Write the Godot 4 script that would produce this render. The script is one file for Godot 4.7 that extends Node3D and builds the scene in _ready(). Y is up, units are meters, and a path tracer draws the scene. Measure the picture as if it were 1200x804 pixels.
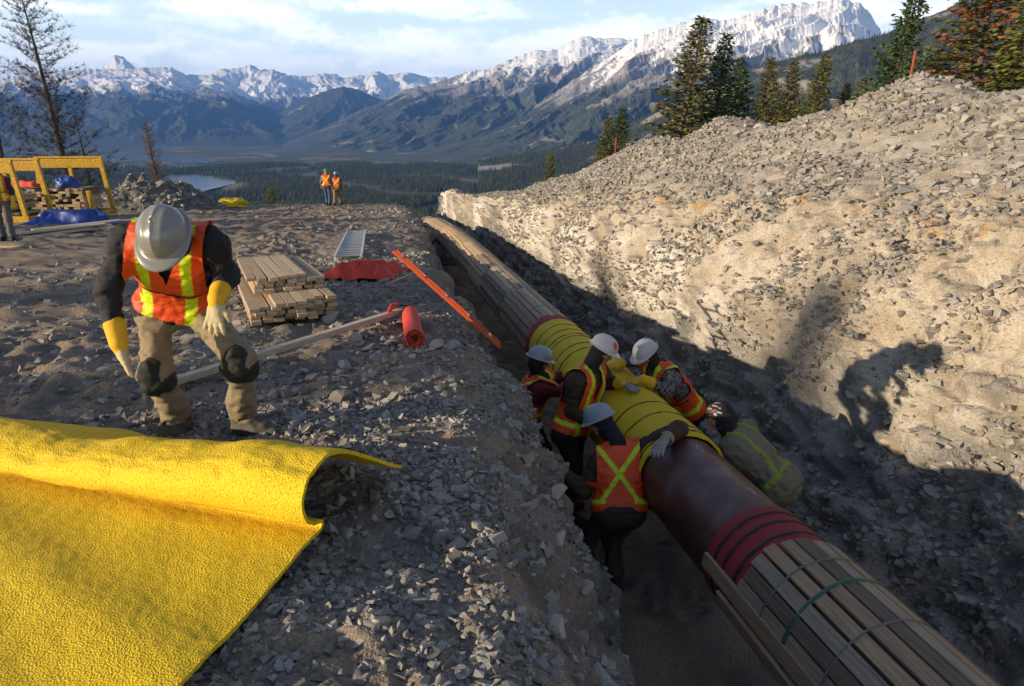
extends Node3D
# A pipeline crew lowering shield matting round a pipe in a mountain valley. y up, metres, camera at the origin's height.

const F_PX := 800.0
const PITCH := 0.29950
const AZ := -0.19839
var AX := Vector3(1.321, 0, -6.0)
var DA := Vector3(sin(AZ), 0, -cos(AZ))
var DB := Vector3(cos(AZ), 0, sin(AZ))
var rng := RandomNumberGenerator.new()
var used := {}
var M := {}
var n1 := FastNoiseLite.new()
var n2 := FastNoiseLite.new()
var n3 := FastNoiseLite.new()
var nr := FastNoiseLite.new()
var nc := FastNoiseLite.new()
var nm := FastNoiseLite.new()

func lin(r: float, g: float, b: float) -> Color:
	return Color(r, g, b).linear_to_srgb()

func ray(u: float, v: float) -> Vector3:
	var x := (u - 600.0) / F_PX
	var y := -(v - 402.0) / F_PX
	return Vector3(x, y * cos(PITCH) - sin(PITCH), -(cos(PITCH) + y * sin(PITCH)))

func on_bench(u: float, v: float) -> Vector3:
	var r := ray(u, v)
	r /= -r.z
	var p := r * (1.5 / (-r.y - 0.06))
	p.y = ground_y(p.x, p.z)
	return p

func at_depth(u: float, v: float, d: float) -> Vector3:
	var r := ray(u, v)
	return r * (d / -r.z)

func bench_y(_x: float, z: float) -> float:
	return -1.5 - 0.06 * maxf(-z, 0.0)

func ground_y(x: float, z: float) -> float:
	var v := Vector3(x, 0, z) - AX
	var s := v.dot(DA)
	var rim := rim_q(s)
	return bench_point(s, minf(v.dot(DB), rim), rim).y

func pipe_y(s: float) -> float:
	var e := maxf(s - 15.0, 0.0)
	return -2.87 - 0.02208 * s - 0.028 * e * e

func wp(s: float, q: float, y: float) -> Vector3:
	var p := AX + DA * s + DB * q
	p.y = y
	return p

func lut(t: Array, s: float, k: int) -> float:
	var n := t.size()
	if s <= t[0][0]: return t[0][k]
	for i in range(1, n):
		if s <= t[i][0]:
			var f: float = (s - t[i - 1][0]) / (t[i][0] - t[i - 1][0])
			f = f * f * (3.0 - 2.0 * f)
			return lerpf(t[i - 1][k], t[i][k], f)
	return t[n - 1][k]

func numbered(called: String) -> String:
	var k: int = used.get(called, 0)
	used[called] = k + 1
	return called if k == 0 else "%s_%03d" % [called, k]

func tag(o: Node, label: String, category: String, group := "") -> void:
	o.set_meta("label", label)
	o.set_meta("category", category)
	if group: o.set_meta("group", group)

func thing(called: String, label: String, category: String, at := Vector3.ZERO, group := "", turn := 0.0) -> Node3D:
	var o := Node3D.new()
	o.name = numbered(called)
	add_child(o)
	o.position = at
	o.rotation.y = turn
	tag(o, label, category, group)
	return o

func part(called: String, mesh: Mesh, mat: Material, parent: Node) -> MeshInstance3D:
	var o := MeshInstance3D.new()
	o.name = numbered(called) if parent == self else called
	o.mesh = mesh
	if mat: o.material_override = mat
	parent.add_child(o, true)
	return o

func struct(called: String, mesh: Mesh, mat: Material) -> MeshInstance3D:
	var o := part(called, mesh, mat, self)
	o.set_meta("kind", "structure")
	return o

func grid_mesh(P: PackedVector3Array, C: PackedColorArray, rows: int, cols: int, flip := false) -> ArrayMesh:
	var N := PackedVector3Array()
	N.resize(P.size())
	var sg := -1.0 if flip else 1.0
	for i in rows:
		var ia := maxi(i - 1, 0) * cols
		var ib := mini(i + 1, rows - 1) * cols
		for j in cols:
			var ja := maxi(j - 1, 0)
			var jb := mini(j + 1, cols - 1)
			N[i * cols + j] = ((P[i * cols + jb] - P[i * cols + ja]).cross(P[ib + j] - P[ia + j]) * sg).normalized()
	var I := PackedInt32Array()
	I.resize((rows - 1) * (cols - 1) * 6)
	var k := 0
	for i in rows - 1:
		for j in cols - 1:
			var a := i * cols + j
			var b := a + 1
			var c := a + cols
			var d := c + 1
			if flip:
				I[k] = a; I[k + 1] = b; I[k + 2] = c; I[k + 3] = b; I[k + 4] = d; I[k + 5] = c
			else:
				I[k] = a; I[k + 1] = c; I[k + 2] = b; I[k + 3] = b; I[k + 4] = c; I[k + 5] = d
			k += 6
	var arr := []
	arr.resize(Mesh.ARRAY_MAX)
	arr[Mesh.ARRAY_VERTEX] = P
	arr[Mesh.ARRAY_NORMAL] = N
	if C.size(): arr[Mesh.ARRAY_COLOR] = C
	arr[Mesh.ARRAY_INDEX] = I
	var m := ArrayMesh.new()
	m.add_surface_from_arrays(Mesh.PRIMITIVE_TRIANGLES, arr)
	return m

func noise_tex(freq: float, size := 512, kind := FastNoiseLite.TYPE_SIMPLEX_SMOOTH, lo := 0.5, hi := 1.0, normal := false, strength := 4.0, oct := 4, sd := 1) -> NoiseTexture2D:
	var n := FastNoiseLite.new()
	n.noise_type = kind
	n.frequency = freq
	n.seed = sd
	n.fractal_octaves = oct
	var t := NoiseTexture2D.new()
	t.width = size
	t.height = size
	t.seamless = true
	t.noise = n
	if normal:
		t.as_normal_map = true
		t.bump_strength = strength
	else:
		var g := Gradient.new()
		g.set_color(0, Color(lo, lo, lo))
		g.set_color(1, Color(hi, hi, hi))
		t.color_ramp = g
	return t

func mat(c: Color, rough := 0.9, metal := 0.0) -> StandardMaterial3D:
	var m := StandardMaterial3D.new()
	m.albedo_color = c
	m.roughness = rough
	m.metallic = metal
	return m

func triplanar(m: StandardMaterial3D, scale: float, albedo: Texture2D, normal: Texture2D, ns := 1.0, world := true) -> StandardMaterial3D:
	m.uv1_triplanar = true
	m.uv1_world_triplanar = world
	m.uv1_scale = Vector3.ONE * scale
	if albedo: m.albedo_texture = albedo
	if normal:
		m.normal_enabled = true
		m.normal_texture = normal
		m.normal_scale = ns
	return m

func make_noise() -> void:
	rng.seed = 7
	n1.seed = 3; n1.frequency = 0.45; n1.fractal_octaves = 3
	n2.seed = 5; n2.frequency = 2.2; n2.fractal_octaves = 3
	n3.seed = 9; n3.frequency = 9.0; n3.fractal_octaves = 2
	nr.seed = 11; nr.frequency = 1.3; nr.fractal_type = FastNoiseLite.FRACTAL_RIDGED; nr.fractal_octaves = 4
	nc.seed = 13; nc.frequency = 2.0; nc.noise_type = FastNoiseLite.TYPE_CELLULAR; nc.cellular_return_type = FastNoiseLite.RETURN_DISTANCE2_SUB; nc.fractal_type = FastNoiseLite.FRACTAL_NONE
	nm.seed = 17; nm.frequency = 1.0; nm.fractal_octaves = 5

func _ready() -> void:
	make_noise()
	camera_and_light()
	materials()
	materials_props()
	print("ground ", Time.get_ticks_msec())
	build_ground()
	print("valley ", Time.get_ticks_msec())
	build_valley()
	print("pipe ", Time.get_ticks_msec())
	build_pipe()
	print("props ", Time.get_ticks_msec())
	build_props()
	print("trees ", Time.get_ticks_msec())
	build_trees()
	print("people ", Time.get_ticks_msec())
	build_people()
	print("done ", Time.get_ticks_msec())

func camera_and_light() -> void:
	var cam := Camera3D.new()
	cam.name = "camera"
	cam.fov = rad_to_deg(2.0 * atan(402.0 / F_PX))
	cam.far = 90000.0
	cam.near = 0.05
	add_child(cam)
	cam.rotation.x = -PITCH
	cam.current = true
	var sun := DirectionalLight3D.new()
	sun.name = "sun"
	sun.light_energy = 1.6
	sun.light_color = Color(1.0, 0.90, 0.75)
	sun.light_angular_distance = 0.5
	sun.shadow_enabled = true
	sun.sky_mode = DirectionalLight3D.SKY_MODE_LIGHT_ONLY
	add_child(sun)
	var az := deg_to_rad(25.0)
	var el := deg_to_rad(13.8)
	sun.look_at_from_position(Vector3.ZERO, Vector3(cos(az) * cos(el), -sin(el), -sin(az) * cos(el)), Vector3.UP)
	var e := Environment.new()
	e.tonemap_mode = Environment.TONE_MAPPER_LINEAR
	e.tonemap_exposure = 1.60
	e.background_mode = Environment.BG_SKY
	e.sdfgi_enabled = true
	e.ssao_enabled = true
	e.ssil_enabled = true
	e.fog_enabled = true
	e.fog_density = 0.000056
	e.fog_light_color = Color(0.40, 0.64, 1.0)
	var ps := PanoramaSkyMaterial.new()
	ps.panorama = sky_picture()
	var sky := Sky.new()
	sky.sky_material = ps
	e.sky = sky
	var w := WorldEnvironment.new()
	w.name = "sky_and_air"
	w.environment = e
	add_child(w)

func sky_picture() -> ImageTexture:
	var wd := 2048
	var ht := 1024
	var im := Image.create_empty(wd, ht, false, Image.FORMAT_RGBF)
	var cl := FastNoiseLite.new()
	cl.seed = 21; cl.frequency = 1.0; cl.fractal_octaves = 5
	cl.domain_warp_enabled = true; cl.domain_warp_amplitude = 0.6; cl.domain_warp_frequency = 1.2
	var zen := Vector3(0.045, 0.078, 0.145)
	var mid := Vector3(0.76, 0.94, 1.02)
	var low := Vector3(1.10, 1.15, 1.16)
	var cloud := Vector3(1.30, 1.30, 1.28)
	for j in ht:
		var up := (0.5 - (j + 0.5) / ht) * PI
		var sy := sin(up)
		if sy < -0.03:
			var gc := Color(0.12, 0.13, 0.13)
			im.fill_rect(Rect2i(0, j, wd, 1), gc)
			continue
		var y := maxf(sy, 0.0)
		var base := low.lerp(mid, smoothstep(0.0, 0.17, y)).lerp(zen, smoothstep(0.11, 0.34, y))
		var cy := cos(up)
		# streaky cover: thick near the skyline, thin wisps above
		var cover := lerpf(0.42, -0.35, smoothstep(0.05, 0.26, y))
		for i in wd:
			var a := (i + 0.5) / wd * TAU
			var p := Vector3(sin(a) * cy * 5.0, y * 26.0, cos(a) * cy * 5.0)
			var n := cl.get_noise_3dv(p) * 1.5
			var k := smoothstep(-0.25, 0.75, n + cover)
			var c := base.lerp(cloud, k * 0.92)
			im.set_pixel(i, j, Color(c.x, c.y, c.z))
	return ImageTexture.create_from_image(im)

# ---------------------------------------------------------------- materials
func vertex_mat(rough := 0.95) -> StandardMaterial3D:
	var m := mat(Color.WHITE, rough)
	m.vertex_color_use_as_albedo = true
	return m

func materials() -> void:
	var grain := noise_tex(0.02, 1024, FastNoiseLite.TYPE_SIMPLEX_SMOOTH, 0.62, 1.28, false, 4.0, 6, 2)
	var grit := noise_tex(0.035, 1024, FastNoiseLite.TYPE_CELLULAR, 0, 1, true, 9.0, 3, 4)
	M.soil = triplanar(vertex_mat(), 1.6, grain, grit, 1.4)
	M.stone = triplanar(vertex_mat(0.85), 5.0, grain, grit, 0.5)
	M.tones = []
	for c in [lin(0.30, 0.29, 0.275), lin(0.37, 0.355, 0.33), lin(0.24, 0.23, 0.215), lin(0.42, 0.39, 0.34), lin(0.34, 0.29, 0.22), lin(0.28, 0.28, 0.28)]:
		M.tones.append(triplanar(mat(c, 0.88), 5.0, grain, grit, 0.6))
	M.far_ground = vertex_mat(0.95)
	M.far_leaf = vertex_mat(0.9)
	M.water = mat(lin(0.05, 0.08, 0.10), 0.12)
	M.water.metallic_specular = 1.0
	# wood: grain runs along each board's own z axis
	var wg := noise_tex(0.03, 512, FastNoiseLite.TYPE_SIMPLEX_SMOOTH, 0.74, 1.14, false, 4.0, 5, 8)
	var wn := noise_tex(0.05, 512, FastNoiseLite.TYPE_SIMPLEX_SMOOTH, 0, 1, true, 3.0, 4, 8)
	M.lag = []
	for c in [lin(0.44, 0.305, 0.18), lin(0.36, 0.25, 0.155), lin(0.45, 0.325, 0.20), lin(0.28, 0.215, 0.155), lin(0.35, 0.28, 0.21), lin(0.17, 0.125, 0.09), lin(0.50, 0.40, 0.28)]:
		M.lag.append(wood(c, wg, wn))
	M.timber = []
	for c in [lin(0.50, 0.375, 0.235), lin(0.44, 0.32, 0.20), lin(0.54, 0.42, 0.28), lin(0.40, 0.31, 0.21)]:
		M.timber.append(wood(c, wg, wn))
	M.grey_timber = wood(lin(0.50, 0.43, 0.33), wg, wn)
	M.felt = mat(lin(0.05, 0.045, 0.04))
	M.wire = mat(lin(0.16, 0.165, 0.17), 0.5, 0.6)
	M.strap = mat(lin(0.012, 0.012, 0.013), 0.6)
	M.green_strap = mat(lin(0.015, 0.10, 0.055), 0.45)
	M.chalk = mat(lin(0.45, 0.45, 0.43))
	var dust := NoiseTexture2D.new()
	dust.width = 1024; dust.height = 1024; dust.seamless = true
	var dn := FastNoiseLite.new()
	dn.seed = 33; dn.frequency = 0.006; dn.fractal_octaves = 6
	dust.noise = dn
	var dg := Gradient.new()
	dg.offsets = PackedFloat32Array([0.0, 0.45, 0.7, 1.0])
	dg.colors = PackedColorArray([lin(0.060, 0.022, 0.020), lin(0.085, 0.034, 0.030), lin(0.13, 0.075, 0.068), lin(0.22, 0.20, 0.195)])
	dust.color_ramp = dg
	M.pipe = triplanar(mat(Color.WHITE, 0.38), 0.55, dust, noise_tex(0.02, 512, FastNoiseLite.TYPE_SIMPLEX_SMOOTH, 0, 1, true, 1.0, 4, 6), 0.15)
	var fib := noise_tex(0.055, 1024, FastNoiseLite.TYPE_CELLULAR, 0, 1, true, 14.0, 2, 12)
	var fib_tone := noise_tex(0.055, 1024, FastNoiseLite.TYPE_CELLULAR, 1.12, 0.62, false, 1.0, 2, 12)
	M.yellow_mat = triplanar(mat(lin(0.84, 0.60, 0.008), 0.75), 3.2, fib_tone, fib, 1.0, false)
	M.red_mat = triplanar(mat(lin(0.36, 0.030, 0.040), 0.8), 3.2, fib_tone, fib, 0.8, false)

func wood(c: Color, wg: Texture2D, wn: Texture2D) -> StandardMaterial3D:
	var m := triplanar(mat(c, 0.82), 1.0, wg, wn, 0.7, false)
	m.uv1_scale = Vector3(4.0, 4.0, 0.35)
	m.uv1_offset = Vector3(c.r * 7.0, c.g * 5.0, c.b * 3.0)
	return m

func materials_props() -> void:
	var fib := noise_tex(0.055, 1024, FastNoiseLite.TYPE_CELLULAR, 0, 1, true, 16.0, 3, 12)
	var tone := noise_tex(0.055, 1024, FastNoiseLite.TYPE_CELLULAR, 1.16, 0.62, false, 1.0, 3, 12)
	M.mat_near = triplanar(mat(lin(0.86, 0.60, 0.006), 0.8), 2.2, tone, fib, 0.9, false)
	M.red_cloth = triplanar(mat(lin(0.62, 0.055, 0.030), 0.7), 3.0, tone, fib, 0.4, false)
	M.cardboard = mat(lin(0.06, 0.02, 0.015), 0.9)
	M.alu = mat(lin(0.62, 0.63, 0.65), 0.38, 0.85)
	M.orange = mat(lin(0.52, 0.075, 0.014), 0.5)
	M.cap_blue = mat(lin(0.05, 0.06, 0.12), 0.5)
	M.yellow_paint = triplanar(mat(lin(0.66, 0.38, 0.012), 0.5), 0.8, noise_tex(0.02, 512, FastNoiseLite.TYPE_SIMPLEX_SMOOTH, 0.7, 1.05, false, 1.0, 5, 19), null)
	M.tarp = mat(lin(0.010, 0.050, 0.27), 0.45)
	M.stake_red = triplanar(mat(lin(0.42, 0.07, 0.045), 0.75), 6.0, tone, null)
	M.lime = mat(lin(0.22, 0.30, 0.03), 0.7)

# ---------------------------------------------------------------- the ground
var RIM := [[-9.0, -1.75], [-4.0, -1.72], [-3.2, -1.68], [-2.4, -1.60], [-1.5, -1.50], [0.0, -1.43], [4.0, -1.40], [9.0, -1.30], [16.0, -0.85], [22.0, -0.7], [34.0, -0.7]]
var MID := [[-9.0, 2.6], [-3.0, 2.5], [0.0, 2.1], [4.0, 1.65], [8.0, 1.55], [16.0, 1.3], [30.0, 1.2]]
var CUT := [[-9.0, 4.2, 2.25], [-3.0, 3.9, 2.2], [0.0, 3.4, 2.1], [5.0, 2.9, 1.95], [10.0, 2.75, 1.75], [18.0, 2.5, 1.25], [26.0, 2.2, 0.6], [34.0, 2.0, 0.2]]
var CREST := [[-9.0, 7.4, 4.4], [0.0, 6.9, 3.9], [2.4, 6.4, 3.75], [4.6, 6.3, 4.0], [6.5, 5.9, 3.62], [8.0, 5.4, 3.6], [12.0, 5.0, 3.2], [18.0, 5.1, 2.4], [26.0, 4.0, 1.15], [34.0, 3.6, 0.3]]
var GP := {}   # sampled surfaces for scattering: name -> [P, rows, cols]

func row_list() -> PackedFloat32Array:
	var r := PackedFloat32Array()
	var s := -9.5
	while s < 48.0:
		r.append(s)
		var p := wp(s, -1.0, -1.5)
		var d := maxf(p.length(), 1.9)
		if p.z > -0.6: d = 14.0
		s += 0.0062 * d
	return r

func brow(s: float, x0: float, k: float) -> float:
	var e := maxf(s - x0, 0.0)
	return minf(k * e * e, 0.5 * e)

func rim_q(s: float) -> float:
	return lut(RIM, s, 1) - 0.24 * smoothstep(3.5, -1.5, s) + n1.get_noise_2d(s * 1.3, 50.0) * 0.16 + n2.get_noise_2d(s, 9.0) * 0.10

func bench_point(s: float, q: float, rim: float) -> Vector3:
	var p := wp(s, q, 0)
	var d := p.length()
	var y := bench_y(p.x, p.z)
	var away := rim - q
	var fade := clampf(3.0 / maxf(d, 3.0), 0.25, 1.0)
	var mud := smoothstep(1.6, 3.6, away)
	var h := n1.get_noise_2d(p.x, p.z) * 0.10
	h += n2.get_noise_2d(p.x, p.z) * lerpf(0.045, 0.075, mud)
	# wheel and blade ruts run along the bench
	var rut := nr.get_noise_2d(p.x * 0.55 + p.z * 0.35, p.z * 0.95 - p.x * 0.1)
	h += rut * 0.055 * mud
	h += n3.get_noise_2d(p.x, p.z) * 0.022 * fade
	h += (nc.get_noise_2d(p.x * 2.4, p.z * 2.4) + 0.5) * 0.030 * mud
	h += n3.get_noise_2d(p.x * 3.1 + 40.0, p.z * 3.1) * 0.009 * fade
	y += h * smoothstep(0.0, 0.25, away)
	# loose edge sags towards the trench
	y -= 0.15 * exp(-away * 5.5) + 0.08 * exp(-away * 4.0) * n1.get_noise_2d(p.x * 3.0, p.z * 3.0)
	y -= brow(s, 33.0 - 9.0 * smoothstep(9.0, 22.0, away), 0.05)
	return Vector3(p.x, y, p.z)

func face(p: Vector3, nrm: Vector3, amp: float) -> Vector3:
	var h := n1.get_noise_3dv(p * 1.6) * 0.24 + n2.get_noise_3dv(p) * 0.085 + n3.get_noise_3dv(p) * 0.030
	var rock := nc.get_noise_3dv(Vector3(p.x, p.y * 1.9, p.z) * 0.9)
	h += (rock + 0.6) * 0.12
	h += (nc.get_noise_3dv(Vector3(p.x, p.y * 1.7, p.z) * 2.6 + Vector3(7, 0, 0)) + 0.6) * 0.05
	return p + nrm * h * amp

func build_ground() -> void:
	var S := row_list()
	var rows := S.size()
	# --- bench: columns spread away from the rim
	var A := PackedFloat32Array()
	var a := 0.0
	while a < 70.0:
		A.append(a)
		a += maxf(0.016, 0.0085 * maxf(a, 1.0)) if a < 4.0 else 0.02 * a
	A.reverse()
	var cols := A.size()
	var P := PackedVector3Array(); P.resize(rows * cols)
	var C := PackedColorArray(); C.resize(rows * cols)
	for i in rows:
		var rim := rim_q(S[i])
		for j in cols:
			var p := bench_point(S[i], rim - A[j], rim)
			P[i * cols + j] = p
			C[i * cols + j] = bench_colour(p, A[j])
	struct("bench_ground", grid_mesh(P, C, rows, cols), M.soil)
	GP.bench = [P, rows, cols]
	# --- left wall of the trench, rim to floor
	var lw := 70
	var PL := PackedVector3Array(); PL.resize(rows * lw)
	var CL := PackedColorArray(); CL.resize(rows * lw)
	for i in rows:
		var top := P[i * cols + cols - 1]
		var fy := floor_y(S[i])
		var low := wp(S[i], floor_q(S[i]), fy)
		var drop := maxf(top.y - fy, 0.05)
		for j in lw:
			var t := float(j) / (lw - 1)
			var p := top.lerp(low, t)
			p.y = top.y - drop * t
			# the brim rounds over, the middle bellies out a little
			p += DB * (lerpf(0.16, 0.36, smoothstep(3.5, -1.5, S[i])) * sin(minf(t * 2.8, 1.0) * PI * 0.5) * pow(1.0 - t, 0.8) + 0.05 * sin(t * PI))
			var w := smoothstep(0.0, 0.18, t) * (1.0 - smoothstep(0.93, 1.0, t)) * clampf(drop / 0.8, 0.1, 1.0)
			p = face(p, (DB + Vector3(0, 0.35, 0)).normalized(), w * 0.95)
			PL[i * lw + j] = p
			CL[i * lw + j] = wall_colour(p, 0.0, p.y - fy)
	struct("trench_wall", grid_mesh(PL, CL, rows, lw), M.soil)
	GP.left = [PL, rows, lw]
	# --- floor
	var fw := 50
	var PF := PackedVector3Array(); PF.resize(rows * fw)
	var CF := PackedColorArray(); CF.resize(rows * fw)
	for i in rows:
		for j in fw:
			var q := lerpf(floor_q(S[i]), 1.2, float(j) / (fw - 1))
			var p := wp(S[i], q, floor_y(S[i]))
			var w := sin(PI * float(j) / (fw - 1))
			p.y += (n2.get_noise_2d(p.x, p.z) * 0.07 + n3.get_noise_2d(p.x, p.z) * 0.03) * sqrt(maxf(w, 0.0))
			PF[i * fw + j] = p
			CF[i * fw + j] = wall_colour(p, 0.0, 0.0)
	struct("trench_floor", grid_mesh(PF, CF, rows, fw), M.soil)
	# --- right side: wall, cut bank, spoil heap, ground behind
	var seg := [[0.0, 1.0, 60], [1.0, 2.0, 60], [2.0, 3.0, 90], [3.0, 4.0, 14], [4.0, 5.0, 12], [5.0, 6.0, 12]]
	var T := PackedFloat32Array()
	for g in seg:
		for k in g[2]: T.append(lerpf(g[0], g[1], float(k) / g[2]))
	T.append(6.0)
	var rw := T.size()
	var PR := PackedVector3Array(); PR.resize(rows * rw)
	var CR := PackedColorArray(); CR.resize(rows * rw)
	var cutj := 120
	for i in rows:
		var s := S[i]
		var py := pipe_y(minf(s, 18.0)) - brow(s, 30.0, 0.05)
		var jit := n1.get_noise_2d(s * 0.8, 77.0)
		var k0 := wp(s, 1.2, floor_y(s))
		var k1 := wp(s, lut(MID, s, 1) + jit * 0.1, py + 0.85 - maxf(s - 14.0, 0.0) * 0.02)
		var k2 := wp(s, lut(CUT, s, 1) + jit * 0.35, py + lut(CUT, s, 2) + jit * 0.2)
		var cr := n1.get_noise_2d(s * 1.0, 31.0) * 0.30 + n2.get_noise_2d(s * 0.3, 3.0) * 0.06
		var k3 := wp(s, lut(CREST, s, 1), py + lut(CREST, s, 2) + cr * clampf((30.0 - s) / 20.0, 0.2, 1.0))
		var k4 := wp(s, lut(CREST, s, 1) + 2.6, k3.y - 1.3)
		var k5 := wp(s, lut(CREST, s, 1) + 9.0, k3.y - 1.2)
		var k6 := wp(s, lut(CREST, s, 1) + 60.0, k3.y + 3.0)
		var K := [k0, k1, k2, k3, k4, k5, k6]
		for j in rw:
			var t := T[j]
			var b := mini(int(t), 5)
			var f := t - b
			var p: Vector3 = K[b].lerp(K[b + 1], f)
			if b == 0: p += (DB * -0.22 + Vector3(0, 0.10, 0)) * sin(f * PI) * -1.0
			if b == 1: p += Vector3(0, 0.16, 0) * sin(f * PI)
			if b == 2: p += Vector3(0, -0.14, 0) * sin(f * PI)
			if t > 2.6 and t < 3.5: p.y -= 0.34 * (1.0 - absf(t - 3.0) / (0.4 if t < 3.0 else 0.5)) * (1.0 - absf(t - 3.0) / (0.4 if t < 3.0 else 0.5))
			var nrm := (-DB * 0.75 + Vector3(0, 0.66, 0))
			var amp := 0.0
			if t < 1.0: amp = lerpf(0.25, 1.0, smoothstep(0.0, 0.2, t))
			elif t < 2.0: amp = 0.95
			elif t < 3.0: amp = lerpf(0.95, 0.40, smoothstep(2.0, 2.2, t))
			elif t < 4.0: amp = 0.4
			else: amp = 0.3
			p = face(p, nrm, amp)
			if t < 1.3:
				# broken ledges of bedrock in the lower wall
				var bk := nc.get_noise_3dv(Vector3(p.x * 0.55 + p.y * 0.3, p.y * 1.5, p.z * 0.55)) + 0.55
				bk += 0.5 * absf(nr.get_noise_3dv(Vector3(p.x, p.y * 2.2, p.z) * 0.9))
				p += nrm * bk * 0.30 * smoothstep(0.08, 0.3, t) * (1.0 - smoothstep(0.95, 1.3, t))
			# runnels and slumps down the cut bank
			if t > 0.6 and t < 2.4:
				var rn := nr.get_noise_2d(s * 0.9 + t * 0.5, t * 0.8) * 0.16 * sin((t - 0.6) / 1.8 * PI)
				p += nrm * rn
			PR[i * rw + j] = p
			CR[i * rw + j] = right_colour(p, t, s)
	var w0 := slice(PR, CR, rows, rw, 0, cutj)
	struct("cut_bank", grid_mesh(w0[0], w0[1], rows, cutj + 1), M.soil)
	var w1 := slice(PR, CR, rows, rw, cutj, rw - 1)
	struct("spoil_bank_ground", grid_mesh(w1[0], w1[1], rows, rw - cutj), M.soil)
	GP.wall = [w0[0], rows, cutj + 1]
	GP.spoil = [w1[0], rows, rw - cutj]
	print("stones ", Time.get_ticks_msec())
	scatter_stones()

func slice(P: PackedVector3Array, C: PackedColorArray, rows: int, cols: int, ja: int, jb: int) -> Array:
	var w := jb - ja + 1
	var p := PackedVector3Array()
	var c := PackedColorArray()
	for i in rows:
		p.append_array(P.slice(i * cols + ja, i * cols + jb + 1))
		c.append_array(C.slice(i * cols + ja, i * cols + jb + 1))
	return [p, c]

func floor_q(s: float) -> float:
	return lerpf(-1.12, -0.66, smoothstep(-1.15, -2.0, s))

func floor_y(s: float) -> float:
	return pipe_y(s) - 0.98 - 1.5 * smoothstep(-1.15, -2.2, s)

func bench_colour(p: Vector3, away: float) -> Color:
	var n := n1.get_noise_2d(p.x * 1.7 + 90.0, p.z * 1.7)
	var f := n2.get_noise_2d(p.x * 1.3, p.z * 1.3 + 60.0)
	var c := Color(0.24, 0.21, 0.18).lerp(Color(0.15, 0.135, 0.12), clampf(0.5 + n * 1.3, 0, 1))
	c = c.lerp(Color(0.22, 0.17, 0.125), smoothstep(0.25, 0.0, away))
	c = c.lerp(Color(0.29, 0.22, 0.155), clampf(f * 1.2 + 0.1 + 0.25 * smoothstep(1.5, 3.5, away), 0, 0.8))
	return c

func wall_colour(p: Vector3, tan_amount: float, _up: float) -> Color:
	var n := n1.get_noise_3dv(p * 1.9 + Vector3(20, 0, 0))
	var f := n2.get_noise_3dv(p * 0.9 + Vector3(0, 33, 0))
	var c := Color(0.18, 0.17, 0.16).lerp(Color(0.10, 0.095, 0.09), clampf(0.5 + n * 1.4, 0, 1))
	c = c.lerp(Color(0.23, 0.18, 0.13), clampf(f * 1.4 + 0.05 + tan_amount, 0, 0.85))
	return c

func right_colour(p: Vector3, t: float, s: float) -> Color:
	var n := n1.get_noise_3dv(p * 1.4 + Vector3(0, 0, 70))
	var f := n2.get_noise_3dv(p * 0.8 + Vector3(60, 0, 0))
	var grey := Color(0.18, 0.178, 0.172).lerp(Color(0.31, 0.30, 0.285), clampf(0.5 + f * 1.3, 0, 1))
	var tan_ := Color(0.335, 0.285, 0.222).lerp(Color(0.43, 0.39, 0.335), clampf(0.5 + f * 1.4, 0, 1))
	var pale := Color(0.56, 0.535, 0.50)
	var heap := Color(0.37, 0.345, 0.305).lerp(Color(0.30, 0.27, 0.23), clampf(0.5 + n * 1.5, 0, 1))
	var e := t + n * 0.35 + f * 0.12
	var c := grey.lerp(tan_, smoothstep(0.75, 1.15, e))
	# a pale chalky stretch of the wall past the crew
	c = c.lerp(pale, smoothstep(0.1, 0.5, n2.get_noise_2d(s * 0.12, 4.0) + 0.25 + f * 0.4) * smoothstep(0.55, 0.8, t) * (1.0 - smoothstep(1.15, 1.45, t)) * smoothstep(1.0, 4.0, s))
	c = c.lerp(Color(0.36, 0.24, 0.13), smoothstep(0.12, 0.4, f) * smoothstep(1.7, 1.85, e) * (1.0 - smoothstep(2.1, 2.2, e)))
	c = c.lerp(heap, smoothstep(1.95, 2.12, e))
	return c

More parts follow.
